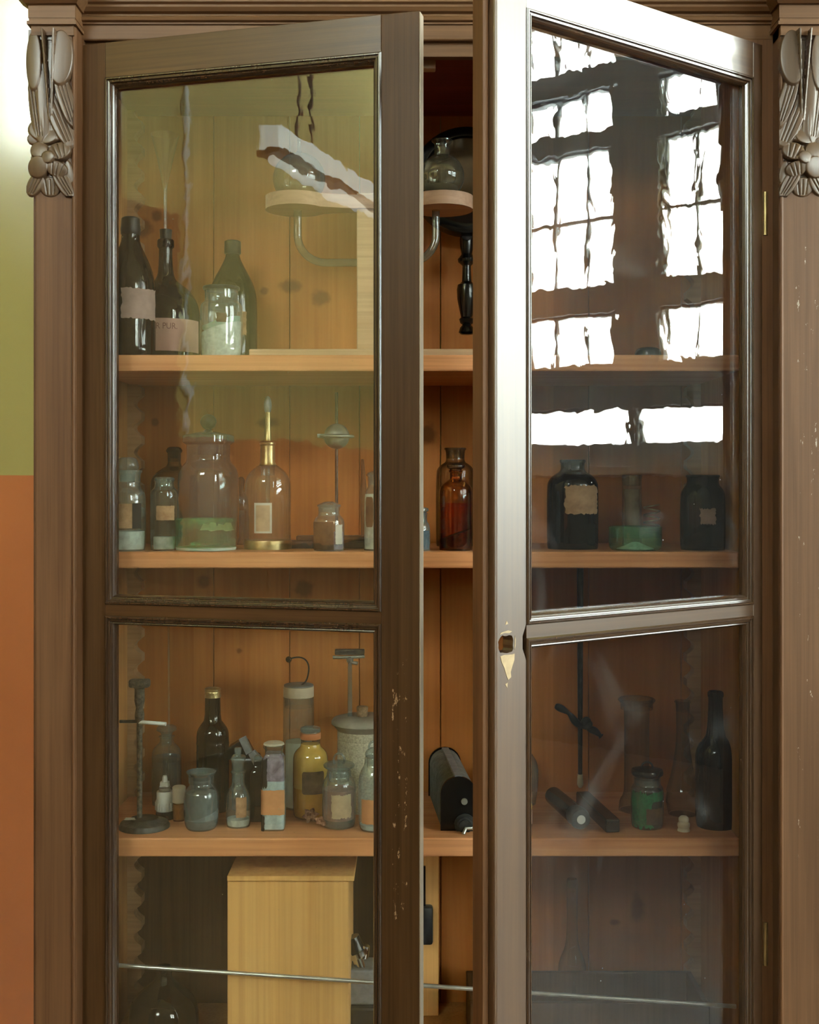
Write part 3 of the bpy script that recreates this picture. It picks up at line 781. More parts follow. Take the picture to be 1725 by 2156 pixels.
# funnel with a long stem through the cork
fx = empty('glass_funnel', (P(348, 0, .245).x, .245, j.z(484)+Z1), 0)
tag(fx, 'thin conical glass funnel standing in the corked brown bottle', 'funnel')
zz = lambda y: P(0, y, .245).z-fx.location.z
mk('cone', L([(S(h,.245), zz(y)) for y, h in ((283,30),(286,29),(330,18),(385,6),(398,4))], n=40), M['g_thin'], fx)
mk('stem', L([(S(h,.245), zz(y)) for y, h in ((397,4.2),(412,3.6),(483.5,3.4),(484,2))], n=16), M['g_clear'], fx)
j = Jar('brown_bottle', 'dusty grey-brown bottle with ridged cap standing behind the white-filled jar', 'bottle', 490, .29, Z1,
    [(534,14),(545,16),(565,26),(590,40),(615,49),(640,51.5),(735,51.5),(748,50)], M['g_olive'])
j.top('cap', [(507,13),(509,17),(533,17.5),(536,16)], M['greycap']); j.fill(M['darkpow'], 600); j.lab(M['lab_tan'], 505, 525, 660, 712, .08, seed=3)
j = Jar('wide_mouth_jar', 'squat clear jar with glass collar, half full of white and green powder', 'jar', 466, .13, Z1,
    [(605,37),(608,38),(611,35),(614,33.5),(634,34),(639,40),(645,43.5),(660,44.5),(735,44.5),(748,42)], M['g_dusty'])
j.fill(M['wpow'], 690, tilt=.3); j.fill(M['palegreen'], 678, 694, k=.9, name='green_crust', tilt=.3); j.lab(M['lab_brown'], 462, 484, 664, 684, .05, seed=2)
j.top('rim_ring', [(604,37.5),(606,39),(610,38.5),(612,36)], M['greycap'], n=40)
# the twin-flask stand
YS = .17
SX = P(752, 0, YS).x
st = empty('twin_flask_stand', (SX, YS, Z1))
tag(st, 'wooden stand with two round flasks in ring arms joined by a bent glass tube', 'laboratory stand')
zf = lambda y: P(0, y, YS).z-Z1
xf = lambda x: P(x, 0, YS).x-SX
mk('base_board', B(xf(533), xf(1035), -.065, .07, 0, .0175, bev=.003), M['planed'], st, smooth=False)
mk('upright', B(xf(752), xf(812), -.012, .010, .0175, zf(409), bev=.002), M['planed'], st, smooth=False)
# cross arm: outline in plan (a bar that swells into a disc at each end)
def arm_outline():
    xl, xr = xf(624), xf(932); R = .061; pts = []
    for i in range(25):
        a = math.radians(35+290*i/24); pts.append((xl+R*math.cos(a), R*math.sin(a)))
    pts = pts
    right = []
    for i in range(25):
        a = math.radians(-145+290*i/24); right.append((xr+R*math.cos(a), R*math.sin(a)))
    def neck(s): return [(xl+R*.95+.03, s*.024), (xl+R*.95+.055, s*.021), (xr-R*.95-.055, s*.021), (xr-R*.95-.03, s*.024)]
    return pts+neck(-1)+right+neck(1)[::-1]
bm = bmesh.new(); extrude_poly(bm, [(x, y-.0, zf(443)) for x, y in arm_outline()], (0, 0, zf(415)-zf(443)))
mk('ring_arm', bm, M['clay'], st, smooth=True, angle=30)
for cx_, lab_ in ((630, 'left flask'), (931, 'right flask with a flared neck')):
    X0 = xf(cx_); zb = zf(443); R = S(47 if cx_ > 800 else 55, YS); zc2 = zf(372 if cx_ > 800 else 377)
    pr = []
    for i in range(3, 21):
        a = PI*i/22; pr.append((R*math.sin(a), zc2+R*math.cos(a)))
    if cx_ > 800: neck = [(S(22,YS), zf(296)), (S(22,YS), zf(298)), (S(16,YS), zf(304)), (S(15.5,YS), zf(326)), (S(18,YS), zf(332))]
    else: neck = [(S(4,YS), zf(293)), (S(3.2,YS), zf(300)), (S(3.5,YS), zf(316)), (S(9,YS), zf(325))]
    o = mk('flask', L(neck+pr, n=48, c=(X0,0,0)), M['g_flask'], st); o['label'] = lab_
    # short stem from flask down to the bend
r_ = .0115
def bend(x0, x1, ytop, ybot, rad):
    z0, z1 = zf(ytop), zf(ybot); s = 1 if x1 > x0 else -1
    p = [(x0, -.0, z0), (x0, 0, (z0+z1+rad)/2)]
    for i in range(11):
        a = PI/2*i/10; p.append((x0+s*rad*(1-math.cos(a)), 0, z1+rad-rad*math.sin(a)))
    return p
pl = bend(xf(627), xf(752), 432, 553, .055); pr_ = bend(xf(918), xf(800), 432, 553, .055)
mk('bent_tube', T(pl+pr_[::-1], .0078, 16), M['g_flask'], st)
# mirror on a turned black stand
YM = .315
ms = empty('concave_mirror', (P(983,0,YM).x, YM, Z1)); tag(ms, 'round black-rimmed mirror on a turned black stand behind the doors', 'mirror')
zm = lambda y: P(0, y, YM).z-Z1
pr = [(0,0),(S(80,YM),0),(S(82,YM),.005),(S(80,YM),.010),(S(66,YM),.015),(S(58,YM),.0225),(S(30,YM),.030),(S(14,YM),.034)]
mk('foot', L(pr, n=48), M['black'], ms)
pr = [(S(h,YM), zm(y)) for y, h in ((704,12),(700,17),(690,14),(684,9),(680,14),(672,16),(668,12),(655,15),(630,20),(610,21),(600,19),(597,14),(593,10),(560,9),(557,12),(552,18),(546,19),(540,14),(535,11),(520,14),(505,15),(490,12))]
mk('turned_column', L([(0,pr[0][1])]+pr+[(0,pr[-1][1])], n=32), M['black'], ms)
MR = S(118, YM); zc3 = zm(385)
Mt = Matrix.Translation((0, .0, zc3)) @ Matrix.Rotation(math.radians(90-6), 4, 'X')
bm = bmesh.new(); lathe(bm, [(MR*.78,.014),(MR*.80,.022),(MR*.90,.024),(MR*.97,.020),(MR,.012),(MR,-.002),(MR*.95,-.008),(MR*.5,-.016),(0,-.018)], n=56, M=Mt); mk('mirror_rim', bm, M['black'], ms)
bm = bmesh.new(); lathe(bm, [(0,.002),(MR*.2,.0025),(MR*.4,.0045),(MR*.6,.008),(MR*.79,.0145)], n=56, M=Mt); mk('mirror_glass', bm, M['mirror'], ms)
mk('swivel', T([(0,-.02,zm(497)),(0,.02,zm(497))], .012, 16), M['iron'], ms)
kb = mk('wooden_turn_button', B(-.022,.022,-.012,.012,-.016,.0,bev=.002), M['planed'], loc=(P(893,0,.06).x, .06, 2.345+.007)); kb.parent = CAB

# a tall clear bottle seen behind the right door on the top shelf
j = Jar('black_saucer', 'small dark glass saucer upside down on top shelf behind the right door', 'saucer', 1365, .12, Z1,
    [(731,8),(733,20),(738,27),(748,29)], M['g_blue'], open_=False)

# ---------------- middle shelf
j = Jar('apothecary_jar', 'clear stoppered jar with brown label and white crystals, leftmost on middle shelf', 'jar', 268, .10, Z2,
    [(990,30),(994,32),(998,27),(1025,26),(1032,32),(1040,37),(1060,38.5),(1145,38.5),(1156,36)], M['g_dusty'])
j.top('stopper', [(963,12),(966,20),(978,24.5),(988,24),(992,18),(1015,15)], M['g_stop'], it=1); j.fill(M['wpow'], 1118); j.lab(M['lab_tan'], 230, 286, 1060, 1111, 0, seed=5); j.lab(M['lab_black'], 287, 302, 1059, 1112, 0, seed=5)
j = Jar('amber_jar', 'wide shouldered brown stoppered jar behind narrow clear jar on middle shelf', 'jar', 367, .325, Z2,
    [(950,16),(953,16),(955,12.5),(980,13),(986,24),(995,38),(1008,47),(1025,50),(1140,50),(1150,48)], M['g_smoke'])
j.top('stopper', [(941,9),(943,14),(948,17),(951,17),(953,9),(965,9)], M['g_brown'])
j = Jar('narrow_jar', 'narrow clear lidded jar with small tan label, left of large ball-lid jar', 'jar', 346, .105, Z2,
    [(1008,20),(1012,22),(1014,19),(1026,20),(1032,27),(1040,29),(1148,29),(1157,27)], M['g_clear'])
j.top('stopper', [(1004,17),(1007,21),(1011,21),(1013,15),(1024,15)], M['g_stop']); j.lab(M['lab_tan'], 334, 371, 1064, 1095, .03, seed=6); j.fill(M['gpow'], 1130, k=.8)
j = Jar('ball_lid_jar', 'large smoky glass jar with a flat lid and ball knob on middle shelf', 'jar', 439, .235, Z2,
    [(934,46),(960,45),(972,46),(980,54),(992,61),(1010,64),(1120,64),(1140,62),(1151,56)], M['g_grey'])
j.top('lid', [(908,12),(912,30),(916,50),(918,53.5),(931,54),(934,50),(937,46),(950,43)], M['g_grey'], n=48)
j.top('ball_knob', [(872,3),(875,10),(880,15),(888,17.5),(896,15),(902,10),(904,6),(909,11),(912,16)], M['iron'], it=1)
j = Jar('crystallising_dish', 'low pale green glass dish in front of the ball-lid jar', 'dish', 434, .115, Z2,
    [(1091,63),(1093,64),(1096,63),(1148,63),(1155,61),(1160,56)], M['g_green'], n=56)
j.fill(M['greenliq'], 1120, name='liquid', k=.97); 
mk('rim', L([(S(62,.115),j.z(1092)),(S(65.5,.115),j.z(1092)),(S(65.5,.115),j.z(1097)),(S(62,.115),j.z(1097)),(S(62,.115),j.z(1092))], n=56), M['g_green'], j.root)
mk('base_crust_highlight', L([(S(50,.115),.001),(S(62,.115),.001),(S(63.5,.115),.006),(S(50,.115),.0075)], n=56), M['palegreen'], j.root)  # pale ring painting the bottom crust and the highlight there
bm = bmesh.new()
for sx_, a0 in ((-.004,0), (.026,1)):
    extrude_poly(bm, [(sx_+x*1.1, .030, .040+z*1.0) for x, z in ((-.012,-.003),(-.006,.010),(.004,.008),(.008,.013),(.016,.012),(.022,-.002),(.008,-.005),(.002,-.002))], (0,-.002,0))
mk('paper_scrap', bm, M['lab_cream'], j.root, smooth=False)
j = Jar('blue_grey_bottle', 'small blue-grey bottle with black stopper between the ball-lid jar and domed bottle', 'bottle', 508, .33, Z2,
    [(1038,8),(1044,12),(1056,16),(1140,16),(1149,15)], M['g_grey'])
j.top('stopper', [(1004,3),(1008,7),(1014,8),(1022,6),(1038,7),(1044,5)], M['cap'], it=1); j.fill(M['bluepow'], 1075)
j = Jar('domed_bottle', 'tall clear domed bottle with brass neck, white label and a tube', 'bottle', 564, .16, Z2,
    [(978,17),(984,26),(994,38),(1008,46),(1025,48.5),(1130,48.5),(1138,48.5),(1157,48)], M['g_clear'])
j.top('brass_neck', [(930,13),(932,17),(936,17),(938,15),(972,15.5),(979,18),(981,17)], M['brass'])
j.top('base_band', [(1137,49.4),(1139,50),(1156.4,50),(1157,49)], M['brass'], n=48)
j.top('inner_tube', [(930,3.5),(932,4.5),(1088,4.0),(1092,2.5)], M['g_clear']); j.top('metal_tube', [(868,5.6),(902,6.4),(926,7.5),(929,9)], M['brass'])
j.top('rubber_bulb', [(834,2),(837,5),(845,8),(858,8.5),(868,6)], M['grey'], it=1)
j.lab(M['lab_white'], 541, 578, 1058, 1121, 0, seed=7); j.lab(M['lab_cream'], 545, 574, 1063, 1117, 0, dr=.0013, name='label_border', seed=7)
hs = empty('hemisphere_stand', (P(709,0,.27).x, .27, Z2)); tag(hs, 'grey metal ball of two flanged halves on a thin iron rod', 'instrument')
zh = lambda y: P(0, y, .27).z-Z2
mk('rod', T([(0,0,.01),(0,0,zh(826))], S(3.4,.27), 10), M['iron_dull'], hs)
R = S(27,.27); zc4 = zh(919)
pr = [(0, zc4+R)]+[(R*math.sin(PI*i/20), zc4+R*math.cos(PI*i/20)) for i in range(1,10)]+[(R*1.25,zc4+.003),(R*1.38,zc4+.0015),(R*1.38,zc4-.0015),(R*1.2,zc4-.003)]+[(R*math.sin(PI*i/20), zc4+R*math.cos(PI*i/20)) for i in range(11,20)]+[(0, zc4-R)]
mk('ball', L(pr, n=40), M['greymetal'], hs)
mk('flange_lug', B(-S(40,.27), -S(24,.27), -.012, .0, zc4-.003, zc4+.005, bev=.001), M['greymetal'], hs)
mk('foot', L([(0,0),(.044,0),(.046,.004),(.030,.010),(.008,.014),(0,.014)], n=40), M['iron'], hs)
j = Jar('small_jar', 'short jar with pale blue collar and a curled brown label, below the metal ball', 'jar', 693, .10, Z2,
    [(1062,23),(1065,25.5),(1068,23),(1084,22),(1090,29),(1097,32),(1110,32.5),(1148,32.5),(1157,31)], M['g_dusty'])
j.top('stopper', [(1056,8),(1059,16),(1063,25),(1066,25),(1068,20),(1078,18)], M['g_stop'])
j.lab(M['lab_brown'], 661, 705, 1098, 1156, 0, seed=8, dr=.0012); j.lab(M['lab_white'], 708, 722, 1103, 1146, .05, seed=8); j.fill(M['purple'], 1120)
sp_ = empty('slate_slab', (P(690,0,.20).x, .20, Z2)); tag(sp_, 'dark flat slab lying on middle shelf behind the short jar', 'slab')
mk('slab', B(-.105,.125,-.035,.0,0,.016,bev=.003), M['iron'], sp_, smooth=False); mk('slab_step', B(-.06,.125,-.038,-.01,.016,.026,bev=.003), M['iron'], sp_, smooth=False)
j = Jar('white_jar', 'white-filled jar with dark oval label, half hidden by the left door stile', 'jar', 802, .11, Z2,
    [(998,30),(1001,31),(1004,27),(1012,26),(1026,27),(1036,34),(1045,36.5),(1150,36.5),(1157,35)], M['g_dusty'])
j.fill(M['wpow'], 1040, k=.96); j.lab(M['lab_brown'], 771, 787, 1046, 1109, 0, seed=3, corner=.2)
j.top('stopper', [(992,18),(996,28),(1000,29),(1002,22),(1020,20)], M['g_stop'])
o = mk('wooden_spatula', T([(P(768,0,.25).x,.25,Z2),(P(766,0,.30).x,.31,Z2+.10),(P(763,0,.34).x,.36,P(0,968,.36).z)], [.007,.008,.003], 10), M['carc']); tag(o, 'brown wooden stick leaning behind the white-filled jar', 'stick')
j = Jar('small_bottle', 'small clear bottle with flat stopper and blue-grey powder, beside left door edge', 'bottle', 882, .10, Z2,
    [(1079,16),(1081,20),(1083,17),(1098,17),(1104,22),(1112,24),(1150,24),(1157,23)], M['g_dusty'])
j.top('stopper', [(1068,14),(1070,20),(1075,21),(1078,17),(1081,12),(1090,11)], M['g_stop']); j.fill(M['bluepow'], 1118); j.lab(M['lab_white'], 868, 884, 1112, 1130, .1, seed=4)
yb_ = empty('yellow_ball', (P(874,0,.25).x, .25, Z2)); 
j2 = Jar('yellow_bulb_bottle', 'bottle with a yellow rubber bulb, mostly hidden behind the left door edge', 'bottle', 872, .25, Z2,
    [(1072,7),(1080,9),(1090,14),(1140,14),(1152,13)], M['g_brown']); j2.top('rubber_bulb', [(1043,3),(1046,10),(1056,15.5),(1066,13),(1073,7)], M['yellow'], it=1)
bpy.data.objects.remove(yb_)
j = Jar('amber_reagent_bottle', 'amber glass bottle half full of orange liquid, in the gap between doors', 'bottle', 960, .115, Z2,
    [(990,15),(994,15),(997,12),(1008,11.5),(1012,18),(1018,27),(1027,33.5),(1040,35.5),(1145,35.5),(1157,34)], M['g_amber'])
j.top('stopper', [(975,13),(977,19),(982,20.5),(986,19),(988,12),(1004,8)], M['g_smoke'], it=1)
j.fill(M['amberliq'], 1060, name='liquid'); j.fill(M['sedim'], 1124, k=.91, name='sediment', tilt=.35)
j = Jar('smoked_bottle', 'wide-necked smoky dark bottle standing behind the amber bottle', 'bottle', 959, .27, Z2,
    [(943,22),(946,24),(949,20),(972,19),(977,28),(985,37),(997,41),(1140,41),(1152,39)], M['g_smoke'])
j = Jar('brown_jar', 'large dark brown jar with torn tan label behind the right door', 'jar', 1206, .17, Z2,
    [(968,26),(972,28),(975,25),(992,25),(1000,40),(1012,51),(1025,54),(1145,54),(1155,52)], M['g_brown'])
j.lab(M['lab_tan'], 1181, 1255, 1020, 1083, .07, seed=12, corner=.12); j.fill(M['darkpow'], 1035)
j = Jar('low_glass_jar', 'low clear glass jar holding white powder beside the large brown jar', 'jar', 1338, .12, Z2,
    [(1108,53),(1110,56),(1113,55),(1148,55.5),(1154,53),(1158,48)], M['g_green'])
bm = L([(0,.016),(.008,.015),(.022,.008),(.036,.003),(.036,.002),(0,.002)], n=30); mk('powder_heap', bm, M['wpow'], j.root)
j = Jar('yellowed_cylinder', 'upright yellowed glass cylinder behind the low clear jar', 'cylinder', 1331, .26, Z2,
    [(1000,20),(1003,22),(1006,20),(1140,20),(1150,22)], M['g_clear']); j.fill(M['lab_cream'], 1030, k=.8)
cs = empty('coil', (P(1378,0,.20).x, .225, Z2)); tag(cs, 'small brass wire coil standing beside the yellowed cylinder', 'coil')
pts = [(.016*math.cos(t*.5), .016*math.sin(t*.5), .028+.0012*t) for t in range(0, 50)]
mk('wire_winding', T(pts, .0016, 8), M['brass'], cs); mk('coil_foot', L([(0,0),(.02,0),(.02,.022),(.012,.028),(0,.028)], n=24), M['brass'], cs)
j = Jar('blue_jar', 'dark blue glass jar with grey crust, right end of middle shelf', 'jar', 1480, .13, Z2,
    [(1000,34),(1003,36),(1006,33),(1020,33),(1030,42),(1045,47),(1145,47),(1156,45)], M['g_blue'])
j.fill(M['bluepow'], 1110, tilt=.5); j.lab(M['lab_mauve'], 1462, 1498, 1068, 1104, .1, seed=5)
j = Jar('pale_jar', 'pale turquoise jar half hidden behind the right door stile', 'jar', 1088, .11, Z2,
    [(1030,14),(1040,20),(1060,25),(1080,26),(1120,25),(1145,24),(1157,20)], M['lblue'])

# ---------------- lower shelf
def by(yb): return (EYE-Z3)*FP/(yb-HY)-D0
rs = empty('retort_stand', (P(304,0,.125).x, .125, Z3)); tag(rs, 'iron stand with round black foot, crossbar and clamp head, left end of lower shelf', 'stand')
zr = lambda y: P(0, y, .125).z-Z3
R = S(53,.125)
mk('foot', L([(0,.0),(R,0),(R,.004),(R*.93,.010),(R*.6,.015),(R*.55,.018),(R*.2,.019),(0,.019)], n=48), M['iron_dull'], rs)
dx = S(-10,.125)
mk('rod', T([(dx,0,.015),(dx,0,zr(1560)),(dx,0,zr(1455))], [.0052,.0056,.006], 12), M['rust'], rs)
mk('clamp_sleeve', L([(0,zr(1520)),(.008,zr(1520)),(.0095,zr(1505)),(.007,zr(1490)),(.010,zr(1475)),(.0095,zr(1450)),(.013,zr(1446)),(0,zr(1446))], n=20, c=(dx,0,0)), M['rust'], rs)
mk('clamp_head', B(dx-.020,dx+.020,-.011,.011,zr(1447),zr(1430),bev=.004), M['rust'], rs)
mk('crossbar', T([(S(-52,.125),0,zr(1519)),(dx,0,zr(1519))], .0032, 10), M['iron_dull'], rs)
o = mk('crossbar_end', T([(dx,-.004,zr(1519)),(S(48,.125),-.012,zr(1522))], .0038, 10), M['white'], rs); o['label'] = 'white half of the crossbar'
o = mk('foot_sticker', B(-.036,-.014,-.014,.0,.0175,.0185), M['lab_white'], rs, smooth=False)
j = Jar('stoppered_flask', 'clear stoppered bottle of dark liquid in the rear left corner of lower shelf', 'bottle', 351, .30, Z3,
    [(1548,13),(1550,18),(1553,14),(1562,14),(1568,20),(1576,28),(1590,31),(1660,31),(1672,30)], M['g_dusty'])
j.top('stopper', [(1527,14),(1530,20),(1537,21),(1541,14),(1548,10),(1556,9)], M['g_stop']); j.fill(M['brownliq'], 1592, name='liquid'); j.fill(M['darkpow'], 1600, k=.9, name='sediment')
o = mk('glass_rod', T([P(357,1545,.345)+Vector((0,0,-.20)), P(355,1300,.345)], .0022, 8), M['g_clear']); tag(o, 'thin upright glass rod against the back boards, left side', 'rod')
o.data.vertices  # stands on the shelf
j = Jar('dropper_bottle', 'small dark bottle with ribbed white screw cap and dropper, beside the iron stand', 'bottle', 347, .185, Z3,
    [(1700,13),(1702,14),(1706,17),(1712,19),(1728,19)], M['g_brown'])
j.top('screw_cap', [(1665,16),(1667,17),(1681,17),(1686,19),(1704,19),(1706,18)], M['white'], n=40)
bm = bmesh.new()
for i in range(20):
    a = 2*PI*i/20; c_ = Vector((S(19.3,.185)*math.cos(a), S(19.3,.185)*math.sin(a), 0)); tube(bm, [c_+Vector((0,0,j.z(1703))), c_+Vector((0,0,j.z(1688)))], .0011, 6)
mk('cap_ribs', bm, M['white'], j.root)
j.top('metal_thread', [(1654,10),(1656,12),(1659,11),(1662,12.5),(1665,12)], M['greymetal']); j.top('nut', [(1646,9),(1655,9.5)], M['white'], sq=6); j.top('dropper_tip', [(1633,4),(1637,5.5),(1646,6)], M['white'])
j = Jar('cork_vial', 'small vial of brown grains with a wide cork, touching the open grey jar', 'vial', 377, .172, Z3,
    [(1686,12),(1690,13.5),(1722,13.5),(1731,12)], M['g_amber']); j.fill(M['tanpow'], 1692); j.top('cork', [(1655,12),(1657,14),(1680,13),(1688,14),(1692,9)], M['cream'])
j = Jar('open_jar', 'open-mouthed grey glass jar with flared rim and white crust, lower shelf', 'jar', 424, .118, Z3,
    [(1624,29),(1626,30.5),(1629,28),(1640,22),(1652,23.5),(1660,31),(1672,36),(1690,37),(1730,36),(1744,30),(1749,25)], M['g_grey'])
mk('rim', L(chaikin([(S(22,.118),j.z(1634)),(S(31,.118),j.z(1626)),(S(31.5,.118),j.z(1623)),(S(28,.118),j.z(1624)),(S(19,.118),j.z(1634)),(S(22,.118),j.z(1634))],1), n=40), M['g_stop'], j.root)
j.fill(M['darkpow'], 1641, 1656, k=.9, name='dark_mouth_fill')  # dark plug painted in for the darkness inside the open mouth
j.fill(M['gpow'], 1668, k=.93); j.fill(M['wpow'], 1716, 1722, k=.965, name='white_ring', tilt=.35)
j = Jar('wine_bottle', 'black wine bottle with a metal screw cap standing at the back of lower shelf', 'bottle', 448, .25, Z3,
    [(1468,15.5),(1472,16),(1515,17),(1524,24),(1536,32),(1548,34),(1562,34),(1564,34.8),(1567,34),(1581,34),(1583,34.8),(1586,34),(1690,34),(1705,32)], M['g_brown'], it=1)
j.fill(M['darkpow'], 1535); j.top('screw_cap', [(1448,14),(1450,16.8),(1454,16.8),(1455,16),(1458,17),(1461,16.2),(1464,17),(1468,17)], M['brass'])
j = Jar('reagent_bottle', 'small clear bottle with chipped glass stopper, tan label and white powder', 'bottle', 502, .135, Z3,
    [(1622,14),(1625,17),(1628,14),(1650,13),(1656,17),(1668,23),(1682,26),(1725,26),(1736,24)], M['g_dusty'])
j.top('stopper', [(1591,12),(1594,15),(1602,14),(1606,12),(1618,10),(1626,9)], M['g_stop'], sq=5, n=24)
j.top('stopper_grip', [(1573,5),(1576,7.5),(1588,6),(1592,8)], M['g_stop'], sq=4, n=16, dx=-1); j.fill(M['wpow'], 1722); j.lab(M['lab_tan'], 500, 522, 1672, 1716, .04, seed=2)
# a black clamp with a grey lever
bc = empty('lever_clamp', (P(520,0,.27).x, .27, Z3)); tag(bc, 'black hinged clamp with grey lever plates behind the small stoppered bottle', 'clamp')
zb = lambda y: P(0, y, .27).z-Z3
xb = lambda x: P(x, 0, .27).x-P(520, 0, .27).x
mk('clamp_block', B(xb(492), xb(546), -.03, .03, 0, zb(1590), bev=.004), M['black'], bc, smooth=False)
bm = bmesh.new(); extrude_poly(bm, [(xb(484),-.025,zb(1570)),(xb(512),-.025,zb(1553)),(xb(522),-.025,zb(1560)),(xb(540),-.025,zb(1594)),(xb(484),-.025,zb(1594))], (0,.04,0)); mk('clamp_jaw', bm, M['black'], bc, smooth=False)
bm = bmesh.new(); extrude_poly(bm, [(xb(508),-.034,zb(1550)),(xb(521),-.034,zb(1544)),(xb(535),-.034,zb(1575)),(xb(523),-.034,zb(1582))], (0,.012,0)); extrude_poly(bm, [(xb(528),-.037,zb(1580)),(xb(540),-.037,zb(1573)),(xb(556),-.037,zb(1590)),(xb(540),-.037,zb(1604))], (0,.014,0)); mk('lever', bm, M['grey'], bc, smooth=False)
j = Jar('greenish_bottle', 'small dusty greenish bottle between the stoppered bottle and the square one', 'bottle', 543, .175, Z3,
    [(1601,7),(1604,8),(1612,8),(1622,15),(1632,16),(1700,16),(1722,15)], M['g_olive'], sq=5); j.top('stopper', [(1590,4),(1592,7),(1602,7)], M['g_stop'])
j = Jar('square_bottle', 'tall square bottle of violet and pale blue powder with orange paper band', 'bottle', 577, .118, Z3,
    [(1566,20),(1568,22),(1572,21),(1576,17),(1586,17),(1594,22),(1602,24),(1740,24),(1749,23)], M['g_thin'], sq=7, n=64)
j.fill(M['purple'], 1584, 1640, name='violet_powder', k=.985); j.fill(M['lblue'], 1640.3, name='blue_powder', k=.985)
j.top('lid', [(1562,17),(1564,21),(1567,22),(1569,19)], M['cream']); j.lab(M['lab_orange'], 555, 597, 1657, 1710, .03, seed=5, dr=.0015)
j.lab(M['lab_black'], 555, 567, 1590, 1656, .10, seed=15, dr=.0012, name='dark_strip'); j.lab(M['lab_black'], 555, 563, 1710, 1748, .10, seed=16, dr=.0012, name='dark_strip')  # black ragged strips down the bottle's left edge
j = Jar('glass_cylinder', 'tall clear cylinder with a pale rimmed lid and a curved wire on top', 'cylinder', 629, .275, Z3,
    [(1466,31.5),(1470,32),(1600,33),(1670,33.5),(1684,33)], M['g_clear'])
j.top('lid', [(1443,28),(1445,32),(1466,32),(1467,31)], M['cream']); j.top('lid_disc', [(1440,27),(1441.5,31),(1444,31)], M['grey'])
j.fill(M['lab_white'], 1560, k=.86, name='paper_lining')
hk = [(S(a-629,.275), -.01, j.z(b)) for a, b in ((636,1441),(645,1434),(650,1420),(652,1402),(646,1388),(634,1382),(620,1383),(609,1387))]
mk('wire_hook', T(chaikin(hk, 2), .0016, 8), M['iron'], j.root); bm = bmesh.new(); ball(bm, hk[-1], .0065); mk('wire_ball', bm, M['black'], j.root)
j = Jar('yellow_powder_bottle', 'bottle filled with bright yellow powder with a black-brown paper label', 'bottle', 654, .205, Z3,
    [(1538,19),(1541,21),(1546,20),(1571,20),(1577,28),(1586,35),(1600,37),(1710,37),(1722,33)], M['g_thin'])
j.fill(M['yellow'], 1566, 1655, k=.975); j.fill(M['yellow2'], 1655.3, k=.975, name='ochre_layer'); j.top('lid', [(1530,16),(1532,20.5),(1537,21.5),(1540,20)], M['g_stop'])
j.top('wax_band', [(1542,21),(1543,21.6),(1554,21.6),(1555,21)], M['band'], n=40); j.lab(M['lab_brown'], 639, 684, 1617, 1664, 0, seed=5, corner=.1)
for i, (px_, py_, rr_) in enumerate(((654,1730,.018),(679,1742,.0165))):
    c_ = P(px_, py_, by(py_)); e_ = empty('star_husk', (c_.x, c_.y, Z3), i*.6)
    tag(e_, ('rusty brown star-shaped husk at the foot of the yellow bottle', 'smaller rusty star-shaped husk in front of the ring-stopper jar')[i], 'husk', 'star-shaped husks on the lower shelf')
    bm = bmesh.new(); tilt = Matrix.Translation((0,0,.0125)) @ Matrix.Rotation(math.radians(50-30*i), 4, 'X')
    for q in range(6):
        a = 2*PI*q/6+.2
        Mq = tilt @ Matrix.Rotation(a, 4, 'Z')
        lathe(bm, [(0,0),(.0045,.002),(.0058,.007),(.0035,.013),(0,rr_)], n=8, M=Mq @ Matrix.Rotation(PI/2, 4, 'Y') @ Matrix.Diagonal((.7,1.15,1,1)))
    mk('star_body', bm, M['rustpod'] if 'rustpod' in M else M['pink'], e_)
j = Jar('ring_stopper_jar', 'clear jar of pink powder with a glass ring stopper and cream label', 'jar', 714, .135, Z3,
    [(1620,24),(1623,25.5),(1634,26),(1640,31),(1650,35),(1662,35.5),(1728,35),(1738,32)], M['g_dusty'])
j.top('stopper', [(1602,14),(1606,29),(1610,33),(1614,32),(1618,26),(1622,22),(1634,20)], M['g_stop'], n=40)
mk('stopper_ring', T([(.0105*math.cos(a), 0, j.z(1600)+.0105*math.sin(a)*1.25) for a in [PI*i/10 for i in range(-2,13)]], .0022, 10), M['g_stop'], j.root)
j.fill(M['pink'], 1660); j.fill(M['darkpow'], 1722, k=.965, name='dark_sediment'); j.lab(M['lab_cream'], 699, 742, 1664, 1716, .07, seed=13)
j = Jar('stoneware_pot', 'speckled stoneware pot with overhanging lid, cork and a T-topped rod', 'pot', 766, .265, Z3,
    [(1535,54),(1538,55.5),(1552,55.5),(1554,54.5),(1556,55.5),(1680,55.5),(1690,54)], M['stone'], part='pot_body', open_=False)
j.top('lid', [(1508,50),(1512,64),(1517,68),(1522,68),(1527,62),(1536,55)], M['lidclay'], n=56)
j.top('cork', [(1487,10.5),(1489,12.5),(1512,10)], M['cork'], dx=-3); j.top('rod', [(1392,4.2),(1512,4.8)], M['g_stop'], dx=-29)
xq = S(-29,.265)
mk('rod_head', T([(xq-S(36,.265),0,j.z(1384)),(xq,0,j.z(1384)),(xq+S(31,.265),0,j.z(1382))], .0034, 8), M['greymetal'], j.root)
mk('rod_plate', B(xq-.031,xq+.030,-.009,.009,j.z(1378),j.z(1367),bev=.002), M['iron_dull'], j.root)
mk('rod_boss', L([(0,j.z(1396)),(.0065,j.z(1394)),(.0075,j.z(1386)),(0,j.z(1380))], n=16, c=(xq,0,0)), M['greymetal'], j.root)
bm = bmesh.new(); tube(bm, [(xq,0,j.z(1394)),(xq+.016,-.004,j.z(1396))], .0035, 10); mk('rod_screw', bm, M['greymetal'], j.root)
